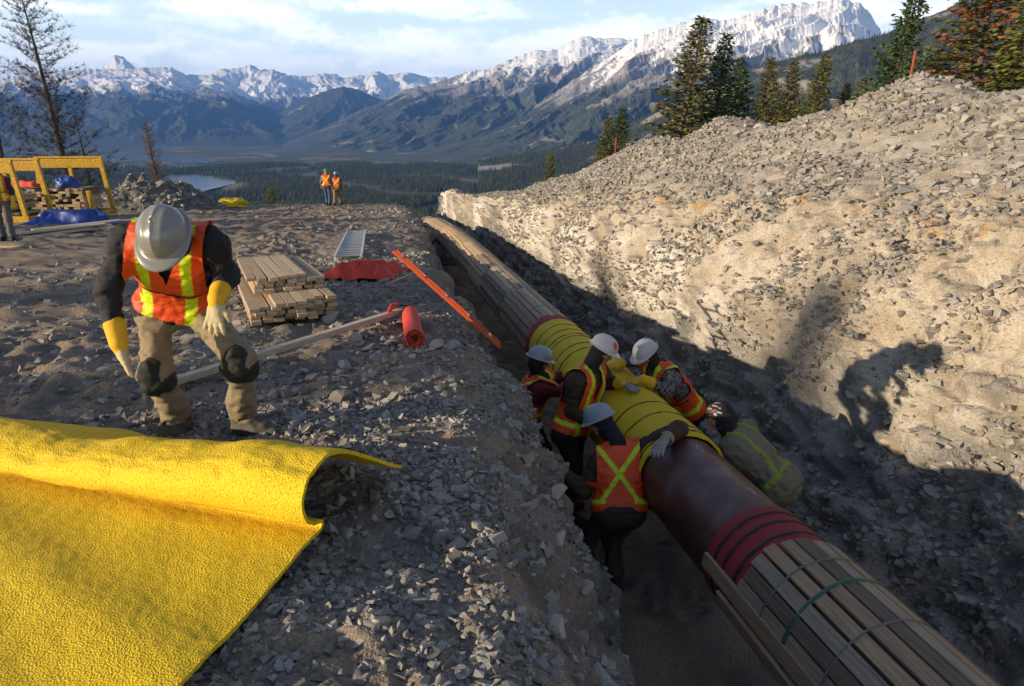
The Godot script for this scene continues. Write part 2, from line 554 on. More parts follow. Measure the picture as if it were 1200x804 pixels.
# ---- stones
func stone_mesh(sd: int, sub: int) -> ArrayMesh:
	var r := RandomNumberGenerator.new()
	r.seed = sd
	var g := (1.0 + sqrt(5.0)) / 2.0
	var V := [Vector3(-1, g, 0), Vector3(1, g, 0), Vector3(-1, -g, 0), Vector3(1, -g, 0), Vector3(0, -1, g), Vector3(0, 1, g), Vector3(0, -1, -g), Vector3(0, 1, -g), Vector3(g, 0, -1), Vector3(g, 0, 1), Vector3(-g, 0, -1), Vector3(-g, 0, 1)]
	var Fc := [[0, 11, 5], [0, 5, 1], [0, 1, 7], [0, 7, 10], [0, 10, 11], [1, 5, 9], [5, 11, 4], [11, 10, 2], [10, 7, 6], [7, 1, 8], [3, 9, 4], [3, 4, 2], [3, 2, 6], [3, 6, 8], [3, 8, 9], [4, 9, 5], [2, 4, 11], [6, 2, 10], [8, 6, 7], [9, 8, 1]]
	for i in V.size(): V[i] = V[i].normalized()
	for k in sub:
		var nf := []
		var mid := {}
		for f in Fc:
			var m := []
			for e in 3:
				var a: int = f[e]
				var b: int = f[(e + 1) % 3]
				var key := mini(a, b) * 10000 + maxi(a, b)
				if not mid.has(key):
					mid[key] = V.size()
					V.append(((V[a] + V[b]) * 0.5).normalized())
				m.append(mid[key])
			nf.append([f[0], m[0], m[2]]); nf.append([f[1], m[1], m[0]]); nf.append([f[2], m[2], m[1]]); nf.append(m)
		Fc = nf
	# chop by random planes: broken, faceted rock
	var planes := []
	for k in 9: planes.append([Vector3(r.randfn(), r.randfn(), r.randfn()).normalized(), r.randf_range(0.26, 0.62)])
	for i in V.size():
		var v: Vector3 = V[i]
		for pl in planes:
			var d: float = v.dot(pl[0])
			if d > pl[1]: v -= pl[0] * (d - pl[1])
		V[i] = v * 1.55 * (1.0 + 0.05 * n2.get_noise_3dv(v * 1.2 + Vector3(sd, 0, 0)) + 0.02 * n3.get_noise_3dv(v)) * Vector3(1.0, 0.66, 0.8)
	var st := SurfaceTool.new()
	st.begin(Mesh.PRIMITIVE_TRIANGLES)
	st.set_smooth_group(-1)
	for f in Fc:
		for e in [0, 2, 1]: st.add_vertex(V[f[e]])
	st.generate_normals()
	return st.commit()

func pebble_mesh(sd: int) -> ArrayMesh:
	var m := stone_mesh(sd, 1)
	return m

func chip_mesh(sd: int) -> ArrayMesh:
	# a sharp-cornered chip: a box with every corner knocked about and some corners sheared off
	var r := RandomNumberGenerator.new()
	r.seed = sd
	var V := []
	for k in 8:
		var v := Vector3(1 if k & 1 else -1, 1 if k & 2 else -1, 1 if k & 4 else -1) * Vector3(0.85, 0.5, 0.7)
		V.append(v * r.randf_range(0.55, 1.1) + Vector3(r.randfn(), r.randfn(), r.randfn()) * 0.13)
	var st := SurfaceTool.new()
	st.begin(Mesh.PRIMITIVE_TRIANGLES)
	st.set_smooth_group(-1)
	for q in [[0, 2, 3, 1], [4, 5, 7, 6], [0, 1, 5, 4], [2, 6, 7, 3], [0, 4, 6, 2], [1, 3, 7, 5]]:
		for e in [0, 1, 2, 0, 2, 3]: st.add_vertex(V[q[e]])
	st.generate_normals()
	return st.commit()

func pick(g: Array, i: int, j: int, r: RandomNumberGenerator) -> Array:
	var P: PackedVector3Array = g[0]
	var cols: int = g[2]
	var a := P[i * cols + j]
	var b := P[i * cols + j + 1]
	var c := P[(i + 1) * cols + j]
	var fa := r.randf()
	var fb := r.randf()
	return [a + (b - a) * fa + (c - a) * fb, (b - a).cross(c - a)]

func scatter(g: Array, count: int, far: float, near: float, r: RandomNumberGenerator, keep: Callable) -> Array:
	# stones per square metre, within a distance of the camera
	var P: PackedVector3Array = g[0]
	var rows: int = g[1]
	var cols: int = g[2]
	var cum := PackedFloat32Array()
	var idx := PackedInt32Array()
	var tot := 0.0
	for i in rows - 1:
		for j in cols - 1:
			var p := P[i * cols + j]
			var d := p.length()
			if d > far or d < near or p.z > -0.9: continue
			if absf(p.x) > -p.z * 1.05 + 1.0: continue
			var ar := (P[i * cols + j + 1] - p).cross(P[(i + 1) * cols + j] - p).length()
			tot += ar
			cum.append(tot)
			idx.append(i * cols + j)
	var out := []
	for k in count:
		var c := idx[mini(cum.bsearch(r.randf() * tot), idx.size() - 1)]
		var q := pick(g, c / cols, c % cols, r)
		if keep.call(q[0]): out.append(q)
	return out

func stone_tint(r: RandomNumberGenerator, warm: float) -> Color:
	var b := r.randf_range(0.16, 0.37)
	var c := Color(b, b * 0.975, b * 0.94)
	return c.lerp(Color(b * 1.12, b * 0.92, b * 0.68), r.randf() * warm)

func stone_xf(p: Vector3, nrm: Vector3, size: float, r: RandomNumberGenerator) -> Transform3D:
	var bs := Basis(Vector3.UP, r.randf() * TAU) * Basis(Vector3.RIGHT, r.randfn() * 0.45)
	bs = bs.scaled(Vector3(1, 1, 1))
	bs.x *= size * r.randf_range(0.75, 1.35)
	bs.y *= size * r.randf_range(0.6, 1.15)
	bs.z *= size * r.randf_range(0.75, 1.25)
	var up := nrm.normalized()
	if up.y < 0: up = -up
	return Transform3D(bs, p + up * size * 0.22)

func stuff_stones(called: String, parent: Node, list: Array, lo: float, hi: float, warm: float, mesh: Mesh, r: RandomNumberGenerator, power := 3.0) -> void:
	var mm := MultiMesh.new()
	mm.transform_format = MultiMesh.TRANSFORM_3D
	mm.use_colors = true
	mm.mesh = mesh
	mm.instance_count = list.size()
	for k in list.size():
		var size := lo + (hi - lo) * pow(r.randf(), power)
		mm.set_instance_transform(k, stone_xf(list[k][0], list[k][1], size, r))
		mm.set_instance_color(k, stone_tint(r, warm))
	var o := MultiMeshInstance3D.new()
	o.name = called
	o.multimesh = mm
	o.material_override = M.stone
	o.set_meta("kind", "stuff")
	parent.add_child(o, true)

func scatter_stones() -> void:
	var r := RandomNumberGenerator.new()
	r.seed = 101
	var small := []
	var big := []
	for k in 5: small.append(chip_mesh(40 + k) if k % 2 == 0 else pebble_mesh(60 + k))
	for k in 8: big.append(stone_mesh(80 + k, 3))
	var gravel_side := func(p: Vector3) -> bool:
		# coarse gravel lies along the rim; the tracked mud further back holds little of it
		var away := rim_q((p - AX).dot(DA)) - (p - AX).dot(DB)
		var pr := lerpf(1.0, 0.30, smoothstep(1.7, 3.2, away)) * smoothstep(-0.22, 0.12, away + 0.10 * n1.get_noise_2d(p.x * 4.0, p.z * 4.0))
		pr *= clampf(0.75 + n1.get_noise_2d(p.x * 2.0, p.z * 2.0 + 5.0) * 1.6, 0.12, 1.0)
		return r.randf() < pr
	var all := func(p: Vector3) -> bool: return r.randf() < clampf(0.7 + n1.get_noise_3dv(p * 1.5) * 1.5, 0.2, 1.0)
	var streaks := func(p: Vector3) -> bool:
		# rubble has run down the cut in tongues
		var s := (p - AX).dot(DA)
		return r.randf() < clampf(0.40 + n1.get_noise_2d(s * 1.6 + p.y * 0.8, p.y * 0.5) * 2.6, 0.08, 1.0)
	var bench := get_node("bench_ground")
	for k in 5:
		stuff_stones("gravel", bench, scatter(GP.bench, 7600, 5.0, 0.0, r, gravel_side), 0.0035, 0.027, 0.35, small[k], r, 3.2)
		stuff_stones("gravel", bench, scatter(GP.bench, 3600, 14.0, 3.0, r, gravel_side), 0.010, 0.05, 0.35, small[k], r, 2.5)
		stuff_stones("gravel", bench, scatter(GP.bench, 1300, 40.0, 10.0, r, gravel_side), 0.02, 0.08, 0.35, small[k], r, 3.0)
		stuff_stones("gravel", get_node("trench_wall"), scatter(GP.left, 1500, 9.0, 0.0, r, all), 0.01, 0.05, 0.5, small[k], r, 3.0)
		stuff_stones("gravel", get_node("cut_bank"), scatter(GP.wall, 13000, 22.0, 0.0, r, streaks), 0.008, 0.052, 0.6, small[k], r, 3.0)
		stuff_stones("gravel", get_node("spoil_bank_ground"), scatter(GP.spoil, 32000, 34.0, 0.0, r, all), 0.014, 0.075, 0.45, small[k], r, 2.6)
	# the ones that can be told apart are pieces of their own
	var jobs := [["bench_ground", GP.bench, 240, 6.5, 0.016, 0.040, gravel_side, 0.3], ["cut_bank", GP.wall, 120, 17.0, 0.03, 0.08, all, 0.4], ["spoil_bank_ground", GP.spoil, 290, 22.0, 0.035, 0.085, all, 0.4], ["trench_wall", GP.left, 60, 7.0, 0.03, 0.10, all, 0.5]]
	for jb in jobs:
		var par := get_node(jb[0])
		var list := scatter(jb[1], jb[2] * 2, jb[3], 0.0, r, jb[6])
		for k in mini(list.size(), jb[2]):
			var o := part("stone", big[r.randi() % 8], M.tones[r.randi() % M.tones.size()], par)
			o.transform = stone_xf(list[k][0], list[k][1], jb[4] + (jb[5] - jb[4]) * pow(r.randf(), 2.0), r)
	var wb := part("boulder", big[2], M.tones[3], get_node("spoil_bank_ground"))
	wb.transform = stone_xf(at_depth(980, 122, 13.9), Vector3.UP, 0.15, r)
	# the few large ones that stand out, placed from the photograph
	for b in [[430, 408, 0.13], [415, 402, 0.09], [402, 422, 0.10], [445, 425, 0.11], [400, 465, 0.12], [468, 652, 0.045], [478, 668, 0.035], [655, 690, 0.06], [510, 408, 0.10], [388, 380, 0.13], [445, 378, 0.12], [462, 402, 0.09], [530, 398, 0.12], [470, 790, 0.035], [545, 785, 0.035]]:
		var p := on_bench(b[0], b[1])
		var o := part("stone", big[r.randi() % 8], M.tones[r.randi() % 3], bench)
		o.transform = stone_xf(p, Vector3.UP, b[2] * 0.68, r)

# ---------------------------------------------------------------- valley and mountains
const VALLEY := -150.0
var lake_shapes: Array[PackedVector2Array] = []

func far_tree_mesh(sd: int) -> ArrayMesh:
	var r := RandomNumberGenerator.new()
	r.seed = sd
	var st := SurfaceTool.new()
	st.begin(Mesh.PRIMITIVE_TRIANGLES)
	for k in 4:
		var y0 := 0.08 + k * 0.21
		var y1 := y0 + 0.38 if k < 3 else 1.0
		var rad := 0.17 * (1.0 - k * 0.23)
		var n := 6
		for i in n:
			var a := TAU * (i + r.randf() * 0.4) / n
			var b := TAU * (i + 0.75 + r.randf() * 0.4) / n
			var rr := rad * r.randf_range(0.7, 1.2)
			st.add_vertex(Vector3(0, y1, 0))
			st.add_vertex(Vector3(cos(b) * rr, y0 - 0.02, sin(b) * rr))
			st.add_vertex(Vector3(cos(a) * rr, y0 + r.randf_range(-0.03, 0.03), sin(a) * rr))
	st.generate_normals()
	return st.commit()

func forest(called: String, label: String, pts: Array, lo: float, hi: float, sd: int) -> void:
	var r := RandomNumberGenerator.new()
	r.seed = sd
	var root := Node3D.new()
	root.name = numbered(called)
	add_child(root)
	tag(root, label, "forest")
	root.set_meta("kind", "stuff")
	for v in 2:
		var mm := MultiMesh.new()
		mm.transform_format = MultiMesh.TRANSFORM_3D
		mm.use_colors = true
		mm.mesh = far_tree_mesh(sd + v)
		var mine := []
		for k in range(v, pts.size(), 2): mine.append(pts[k])
		mm.instance_count = mine.size()
		for k in mine.size():
			var h := r.randf_range(lo, hi)
			mm.set_instance_transform(k, Transform3D(Basis(Vector3.UP, r.randf() * TAU).scaled(Vector3(h, h * r.randf_range(0.85, 1.15), h)), mine[k]))
			var c := Color(0.034, 0.050, 0.022).lerp(Color(0.085, 0.092, 0.030), pow(r.randf(), 2.0))
			mm.set_instance_color(k, c)
		var o := MultiMeshInstance3D.new()
		o.name = "trees"
		o.multimesh = mm
		o.material_override = M.far_leaf
		o.set_meta("kind", "stuff")
		root.add_child(o, true)

func valley_y(x: float, z: float) -> float:
	var r := Vector2(x, z).length()
	var y := lerpf(-12.0, VALLEY, smoothstep(48.0, 420.0, r))
	y += nm.get_noise_2d(x / 420.0, z / 420.0) * 14.0 * smoothstep(500.0, 1500.0, r)
	for lk in lake_shapes:
		if Geometry2D.is_point_in_polygon(Vector2(x, z), lk): y = minf(y, VALLEY - 3.0)
	return y

func lake(called: String, px: Array, level: float) -> void:
	var pl := PackedVector2Array()
	for k in px.size():
		var a: Array = px[k]
		var b: Array = px[(k + 1) % px.size()]
		for f in 6:
			var u := lerpf(a[0], b[0], f / 6.0)
			var v := lerpf(a[1], b[1], f / 6.0) + n2.get_noise_2d(u * 0.2, k * 3.0 + f) * 0.5
			var rr := ray(u, v)
			rr *= level / rr.y
			pl.append(Vector2(rr.x, rr.z))
	lake_shapes.append(pl)
	var tri := Geometry2D.triangulate_polygon(pl)
	var st := SurfaceTool.new()
	st.begin(Mesh.PRIMITIVE_TRIANGLES)
	st.set_normal(Vector3.UP)
	for k in range(0, tri.size(), 3):
		var a := pl[tri[k]]
		var b := pl[tri[k + 1]]
		var c := pl[tri[k + 2]]
		if (b - a).cross(c - a) < 0:
			var t := b
			b = c
			c = t
		for q in [a, b, c]: st.add_vertex(Vector3(q.x, level, q.y))
	struct(called, st.commit(), M.water)

func valley_colour(x: float, z: float) -> Color:
	var r := Vector2(x, z).length()
	var n := nm.get_noise_2d(x / 520.0 + 9.0, z / 900.0)
	var f := nm.get_noise_2d(x / 60.0, z / 60.0 + 40.0)
	var c := Color(0.035, 0.045, 0.026).lerp(Color(0.06, 0.066, 0.036), clampf(0.5 + f * 1.2, 0, 1))
	c = c.lerp(Color(0.17, 0.135, 0.085), smoothstep(0.16, 0.34, n + f * 0.12) * 0.85)
	return c

func mountain(called: String, label: String, px: Array, D: float, Fd: float, rows: int, step: float, opt: Dictionary) -> Array:
	# a range whose crest stands at distance D and whose foot meets the valley at Fd
	var u0: float = px[0][0]
	var u1: float = px[px.size() - 1][0]
	var cols := int((u1 - u0) / step) + 1
	var back := 8
	var R := rows + back
	var P := PackedVector3Array(); P.resize(R * cols)
	var C := PackedColorArray(); C.resize(R * cols)
	var spur: float = opt.get("spur", 0.12)
	var fr: float = opt.get("freq", 1.0)
	var sk: float = opt.get("skew", 0.0)
	var o: float = opt.get("seed", 0.0)
	var rid := FastNoiseLite.new()
	rid.seed = int(o) + 50
	rid.frequency = 1.0
	rid.fractal_type = FastNoiseLite.FRACTAL_RIDGED
	rid.fractal_octaves = 5
	rid.fractal_gain = 0.55
	for j in cols:
		var u := u0 + (u1 - u0) * j / (cols - 1)
		var k := 1
		while k < px.size() - 1 and px[k][0] < u: k += 1
		var f := (u - float(px[k - 1][0])) / maxf(float(px[k][0]) - float(px[k - 1][0]), 0.001)
		var v := lerpf(px[k - 1][1], px[k][1], clampf(f, 0, 1))
		var vj := nm.get_noise_2d(u * 0.11 + o, 3.0) * float(opt.get("jag", 1.6)) + nm.get_noise_2d(u * 0.5 + o, 9.0) * float(opt.get("jag", 1.6)) * 0.4
		var dir := ray(u, v)
		var hl := Vector2(dir.x, dir.z).length()
		var th := atan2(dir.x, -dir.z)
		var H := dir.y / hl * D
		var jag := -vj / F_PX * D * 1.05
		for i in R:
			var t := float(i) / (rows - 1)
			var tt := minf(t, 1.0)
			var a := th * D / 1000.0
			var b := (1.0 - t) * (D - Fd) / 1000.0
			var wz := nm.get_noise_2d(a * 0.5 + o, b * 0.5) * 0.5
			var n := rid.get_noise_2d((a + sk * b + wz) * fr, b * 0.33 * fr + o)
			var n_small := rid.get_noise_2d((a + sk * b + wz * 0.6) * fr * 3.1 + 20.0, b * 1.0 * fr)
			var rr := lerpf(Fd, D, tt) + nm.get_noise_2d(a * 0.3 + o + 5.0, b * 0.3) * (D - Fd) * 0.10 * sin(tt * PI)
			var prof := pow(tt, float(opt.get("power", 1.35)))
			var y := lerpf(VALLEY - 4.0, H, prof)
			var env := sin(pow(tt, 1.2) * PI * 0.96) + 0.12
			var amp := (H - VALLEY) * spur
			y += (n - 0.15) * amp * env * smoothstep(0.0, 0.12, tt) + n_small * amp * 0.17 * env * smoothstep(0.05, 0.2, tt)
			if t > 1.0:
				rr = D + (t - 1.0) * (D - Fd)
				y = H + jag - (t - 1.0) * (D - Fd) * 0.8
			else: y += jag * pow(tt, 9.0)
			P[i * cols + j] = Vector3(sin(th) * rr, y, -cos(th) * rr)
			var e := (y - VALLEY) / maxf(float(opt.get("top", 1200.0)), 1.0)
			var fine := nm.get_noise_2d(a * 9.0 + o, b * 9.0) + 0.6 * nm.get_noise_2d(a * 31.0 + o, b * 31.0)
			var broad := nm.get_noise_2d(a * 1.3 + o, b * 1.8 + 30.0)
			var c := Color(0.036, 0.048, 0.034).lerp(Color(0.062, 0.070, 0.046), clampf(0.5 + fine * 0.9, 0, 1))
			var rock := Color(0.20, 0.195, 0.19).lerp(Color(0.33, 0.31, 0.29), clampf(0.5 + fine * 0.8 + n_small * 0.5, 0, 1))
			c = c.lerp(rock, smoothstep(0.0, 0.08, e + broad * 0.22 + n * 0.10 + fine * 0.05 - float(opt.get("tree", 0.45))))
			var bare: float = opt.get("bare", 9.0)
			c = c.lerp(Color(0.30, 0.27, 0.23), smoothstep(bare, bare + 0.12, broad + fine * 0.25 + n * 0.2))
			var sn := e + broad * 0.10 + fine * float(opt.get("patch", 0.14)) - n * float(opt.get("gully", 0.12)) - float(opt.get("snow", 0.6))
			c = c.lerp(Color(0.88, 0.90, 0.93), smoothstep(-0.01, 0.05, sn))
			C[i * cols + j] = c
	var m := struct(called, grid_mesh(P, C, R, cols), M.far_ground)
	if label: m.set_meta("label", label)
	return [P, R, cols]

func build_valley() -> void:
	lake("lake", [[160, 228], [180, 211], [200, 205], [228, 204], [250, 207], [272, 210], [280, 214], [250, 221], [215, 230]], VALLEY + 1.0)
	lake("river", [[90, 184], [130, 179.5], [160, 180], [205, 183.5], [245, 185], [264, 187.5], [240, 191.5], [200, 190.5], [160, 189], [104, 191]], VALLEY + 1.0)
	lake("pond", [[278, 178.6], [305, 178.2], [322, 181.5], [330, 184], [318, 184.3], [300, 181.6]], VALLEY + 1.0)
	var rr := PackedFloat32Array()
	var r := 44.0
	while r < 16000.0:
		rr.append(r)
		r *= 1.022
	var cols := 340
	var rows := rr.size()
	var P := PackedVector3Array(); P.resize(rows * cols)
	var C := PackedColorArray(); C.resize(rows * cols)
	for i in rows:
		for j in cols:
			var th := deg_to_rad(lerpf(-62.0, 62.0, float(j) / (cols - 1)))
			var x := sin(th) * rr[i]
			var z := -cos(th) * rr[i]
			P[i * cols + j] = Vector3(x, valley_y(x, z), z)
			C[i * cols + j] = valley_colour(x, z)
	struct("valley_ground", grid_mesh(P, C, rows, cols), M.far_ground)
	# ranges, far to near
	mountain("mountain", "distant snow covered peaks behind the valley head", [[90, 108], [112, 86], [129, 67.5], [134, 65.5], [144, 69], [162, 82], [182, 92], [230, 96], [253, 85], [275, 80.5], [292, 76.5], [304, 83], [317, 80], [336, 88], [356, 91], [368, 88], [384, 88], [404, 92], [417, 90], [439, 85], [451, 88], [468, 88], [484, 86], [494, 89], [511, 91], [540, 96], [600, 100]], 19000.0, 13500.0, 90, 1.2, {"seed": 4.0, "snow": 0.42, "tree": 0.2, "top": 1600.0, "spur": 0.22, "freq": 0.55, "gully": 0.22, "patch": 0.16, "jag": 1.5})
	mountain("mountain", "long snow capped range with dark forested foot", [[-240, 100], [-140, 84], [-60, 96], [0, 92], [34, 86], [77, 84], [111, 82], [160, 81], [175, 80], [201, 79], [218, 87], [249, 88], [265, 93], [279, 102], [292, 111], [309, 119], [322, 128], [345, 140], [380, 152], [420, 164]], 14000.0, 8200.0, 110, 1.2, {"seed": 12.0, "snow": 0.60, "tree": 0.58, "top": 1120.0, "spur": 0.11, "freq": 0.9, "gully": 0.16, "patch": 0.10, "jag": 1.0, "power": 1.15})
	mountain("mountain", "dark wooded foothill below the distant snow peaks", [[310, 140], [340, 124], [365, 114], [383, 107], [400, 102], [422, 106], [441, 115], [470, 122], [520, 126], [560, 130]], 12000.0, 8600.0, 70, 1.4, {"seed": 31.0, "snow": 1.25, "tree": 1.1, "top": 800.0, "spur": 0.12, "freq": 0.8, "bare": 0.62, "jag": 0.8})
	mountain("mountain", "snow dusted ridge falling towards the valley", [[330, 168], [384, 148], [430, 126], [454, 116], [471, 106], [491, 101], [511, 97], [531, 92], [551, 84], [572, 81], [585, 76], [605, 69], [629, 60], [654, 60], [667, 51], [681, 45], [706, 45], [719, 44], [743, 46], [790, 60], [840, 80]], 9500.0, 5000.0, 120, 1.1, {"seed": 47.0, "snow": 0.60, "tree": 0.47, "top": 1250.0, "spur": 0.15, "freq": 0.95, "skew": 0.5, "gully": 0.18, "patch": 0.12, "bare": 0.5, "jag": 1.4})
	mountain("mountain", "massive snow streaked mountain with grey rock ribs", [[420, 178], [500, 168], [560, 152], [610, 131], [650, 108], [690, 84], [712, 70], [746, 46], [783, 33], [812, 25], [850, 25], [867, 21], [892, 12], [925, 7], [967, 5], [987, 0], [1000, 4], [1012, 8], [1021, 19], [1033, 40], [1060, 62], [1100, 85], [1180, 100]], 6800.0, 3000.0, 150, 1.1, {"seed": 58.0, "snow": 0.50, "tree": 0.36, "top": 1180.0, "spur": 0.14, "freq": 1.25, "skew": 0.75, "gully": 0.20, "patch": 0.17, "bare": 0.48, "jag": 2.0})
	var hill := mountain("hill", "dark spruce covered hillside with grey scree strips", [[560, 186], [640, 178], [700, 164], [780, 125], [830, 101], [875, 81], [933, 69], [992, 54], [1033, 42], [1062, 29], [1096, 15], [1117, 5], [1200, -30], [1300, -60], [1420, -80]], 2700.0, 1250.0, 90, 2.0, {"seed": 70.0, "snow": 3.0, "tree": 3.0, "top": 500.0, "spur": 0.12, "freq": 2.2, "skew": 0.6, "bare": 0.30, "jag": 0.6})
	# trees on the valley floor and the near hillside
	var g := RandomNumberGenerator.new()
	g.seed = 900
	var pts := []
	while pts.size() < 62000:
		var th := deg_to_rad(g.randf_range(-40.0, 26.0))
		var d := sqrt(g.randf_range(900.0 * 900.0, 3600.0 * 3600.0)) if g.randf() < 0.6 else g.randf_range(1000.0, 2000.0)
		var x := sin(th) * d
		var z := -cos(th) * d
		var y := valley_y(x, z)
		if y < VALLEY - 2.5 : continue
		var n := nm.get_noise_2d(x / 520.0 + 9.0, z / 900.0) + nm.get_noise_2d(x / 60.0, z / 60.0 + 40.0) * 0.12
		if g.randf() < smoothstep(0.12, 0.30, n) * 0.93: continue
		var wet := false
		for lk in lake_shapes:
			if Geometry2D.is_point_in_polygon(Vector2(x, z), lk): wet = true
		if wet: continue
		pts.append(Vector3(x, y, z))
	forest("valley_forest", "dark spruce forest spread over the valley floor", pts, 11.0, 19.0, 300)
	pts = []
	var PH: PackedVector3Array = hill[0]
	var hc: int = hill[2]
	while pts.size() < 26000:
		var i := g.randi_range(4, 88)
		var j := g.randi_range(0, hc - 2)
		var p := PH[i * hc + j].lerp(PH[(i + 1) * hc + j + 1], g.randf())
		p += (PH[i * hc + j + 1] - PH[i * hc + j]) * g.randf()
		var a := atan2(p.x, -p.z) * 2700.0 / 1000.0
		var b := (1.0 - i / 89.0) * 1.45
		if nm.get_noise_2d(a * 1.3 + 70.0, b * 1.8 + 30.0) + 0.2 * g.randf() > 0.30: continue
		pts.append(p)
	forest("hillside_forest", "spruce forest covering the steep hillside below the mountain", pts, 9.0, 15.0, 310)

# ---------------------------------------------------------------- shapes
func bevel_box(sz: Vector3, bev: float) -> ArrayMesh:
	# a box with chamfered edges, centred, flat shaded
	var h := sz * 0.5
	var st := SurfaceTool.new()
	st.begin(Mesh.PRIMITIVE_TRIANGLES)
	st.set_smooth_group(-1)
	var dirs := [Vector3.RIGHT, Vector3.LEFT, Vector3.UP, Vector3.DOWN, Vector3.BACK, Vector3.FORWARD]
	var corner := func(sx: float, sy: float, sz_: float, ax: int) -> Vector3:
		var v := Vector3(sx * (h.x - bev), sy * (h.y - bev), sz_ * (h.z - bev))
		v[ax] = signf([sx, sy, sz_][ax]) * h[ax]
		return v
	var put := func(a: Vector3, b: Vector3, c: Vector3) -> void:
		var n := (c - a).cross(b - a)
		if n.dot(a + b + c) < 0:
			var t := b
			b = c
			c = t
		st.add_vertex(a); st.add_vertex(b); st.add_vertex(c)
	for ax in 3:
		var b1 := (ax + 1) % 3
		var b2 := (ax + 2) % 3
		for s in [-1.0, 1.0]:
			var q := []
			for e in [[-1.0, -1.0], [1.0, -1.0], [1.0, 1.0], [-1.0, 1.0]]:
				var w := [0.0, 0.0, 0.0]
				w[ax] = s; w[b1] = e[0]; w[b2] = e[1]
				q.append(corner.call(w[0], w[1], w[2], ax))
			put.call(q[0], q[1], q[2]); put.call(q[0], q[2], q[3])
		# edges between face b1 and face b2, running along ax
		for s1 in [-1.0, 1.0]:
			for s2 in [-1.0, 1.0]:
				var q := []
				for e in [-1.0, 1.0]:
					var w := [0.0, 0.0, 0.0]
					w[ax] = e; w[b1] = s1; w[b2] = s2
					q.append(corner.call(w[0], w[1], w[2], b1)); q.append(corner.call(w[0], w[1], w[2], b2))
				put.call(q[0], q[1], q[2]); put.call(q[1], q[3], q[2])
	for sx in [-1.0, 1.0]:
		for sy in [-1.0, 1.0]:
			for s3 in [-1.0, 1.0]:
				put.call(corner.call(sx, sy, s3, 0), corner.call(sx, sy, s3, 1), corner.call(sx, sy, s3, 2))
	st.generate_normals()
	return st.commit()

func tube(path: PackedVector3Array, rad: PackedFloat32Array, sides := 10, caps := true) -> ArrayMesh:
	var n := path.size()
	var st := SurfaceTool.new()
	st.begin(Mesh.PRIMITIVE_TRIANGLES)
	var ref := Vector3.UP
	var dir0 := (path[1] - path[0]).normalized()
	if absf(dir0.dot(ref)) > 0.9: ref = Vector3.RIGHT
	for i in n:
		var d := (path[mini(i + 1, n - 1)] - path[maxi(i - 1, 0)]).normalized()
		var x := ref.cross(d).normalized()
		var y := d.cross(x)
		ref = y
		for k in sides:
			var a := TAU * k / sides
			var nn := x * cos(a) + y * sin(a)
			st.set_normal(nn)
			st.set_uv(Vector2(float(k) / sides, float(i)))
			st.add_vertex(path[i] + nn * rad[mini(i, rad.size() - 1)])
	for i in n - 1:
		for k in sides:
			var a := i * sides + k
			var b := i * sides + (k + 1) % sides
			st.add_index(a); st.add_index(a + sides); st.add_index(b)
			st.add_index(b); st.add_index(a + sides); st.add_index(b + sides)
	if caps:
		for e in 2:
			var i0 := 0 if e == 0 else n - 1
			var base := n * sides + e * (sides + 1)
			var d := (path[1] - path[0]).normalized() * -1.0 if e == 0 else (path[n - 1] - path[n - 2]).normalized()
			st.set_normal(d)
			st.add_vertex(path[i0])
			for k in sides:
				st.set_normal(d)
				st.add_vertex(path[i0] + (path[i0] - path[i0]) + ring_off(path, rad, i0, k, sides))
			for k in sides:
				var a := base + 1 + k
				var b := base + 1 + (k + 1) % sides
				if e == 0:
					st.add_index(base); st.add_index(a); st.add_index(b)
				else:
					st.add_index(base); st.add_index(b); st.add_index(a)
	return st.commit()

func ring_off(path: PackedVector3Array, rad: PackedFloat32Array, i0: int, k: int, sides: int) -> Vector3:
	var ref := Vector3.UP
	var n := path.size()
	var dir0 := (path[1] - path[0]).normalized()
	if absf(dir0.dot(ref)) > 0.9: ref = Vector3.RIGHT
	var x := Vector3.ZERO
	var y := Vector3.ZERO
	for i in i0 + 1:
		var d := (path[mini(i + 1, n - 1)] - path[maxi(i - 1, 0)]).normalized()
		x = ref.cross(d).normalized()
		y = d.cross(x)
		ref = y
	var a := TAU * k / sides
	return (x * cos(a) + y * sin(a)) * rad[mini(i0, rad.size() - 1)]

# ---------------------------------------------------------------- the pipe
func axis(s: float) -> Vector3:
	var e := maxf(s - 12.5, 0.0)
	return wp(s, -0.007 * e * e, pipe_y_line(s))

func pipe_y_line(s: float) -> float:
	var e := maxf(s - 19.0, 0.0)
	return -2.87 - 0.02208 * s - 0.05 * e * e

func frame_at(s: float) -> Array:
	var d := (axis(s + 0.05) - axis(s - 0.05)).normalized()
	var x := d.cross(Vector3.UP).normalized()
	return [axis(s), d, x, x.cross(d)]

func on_pipe(s: float, a: float, r: float) -> Vector3:
	var f := frame_at(s)
	return f[0] + f[2] * (sin(a) * r) + f[3] * (cos(a) * r)

func sleeve(s0: float, s1: float, r: float, lump: float, cols := 72, ds := 0.04) -> ArrayMesh:
	# an open-ended skin round the pipe with turned-in ends
	var rows := int(absf(s1 - s0) / ds) + 2
	var P := PackedVector3Array()
	for i in range(-1, rows + 1):
		var t := clampf(float(i) / (rows - 1), 0, 1)
		var s := lerpf(s0, s1, t)
		var rr := r if i >= 0 and i < rows else r - 0.025
		for j in cols + 1:
			var a := TAU * j / cols
			var w := n2.get_noise_3d(sin(a) * 1.2, cos(a) * 1.2, s * 1.1 + 30.0) * lump + n3.get_noise_3d(sin(a), cos(a), s) * lump * 0.35
			P.append(on_pipe(s, a, rr + w))
	return grid_mesh(P, PackedColorArray(), rows + 2, cols + 1, s1 < s0)

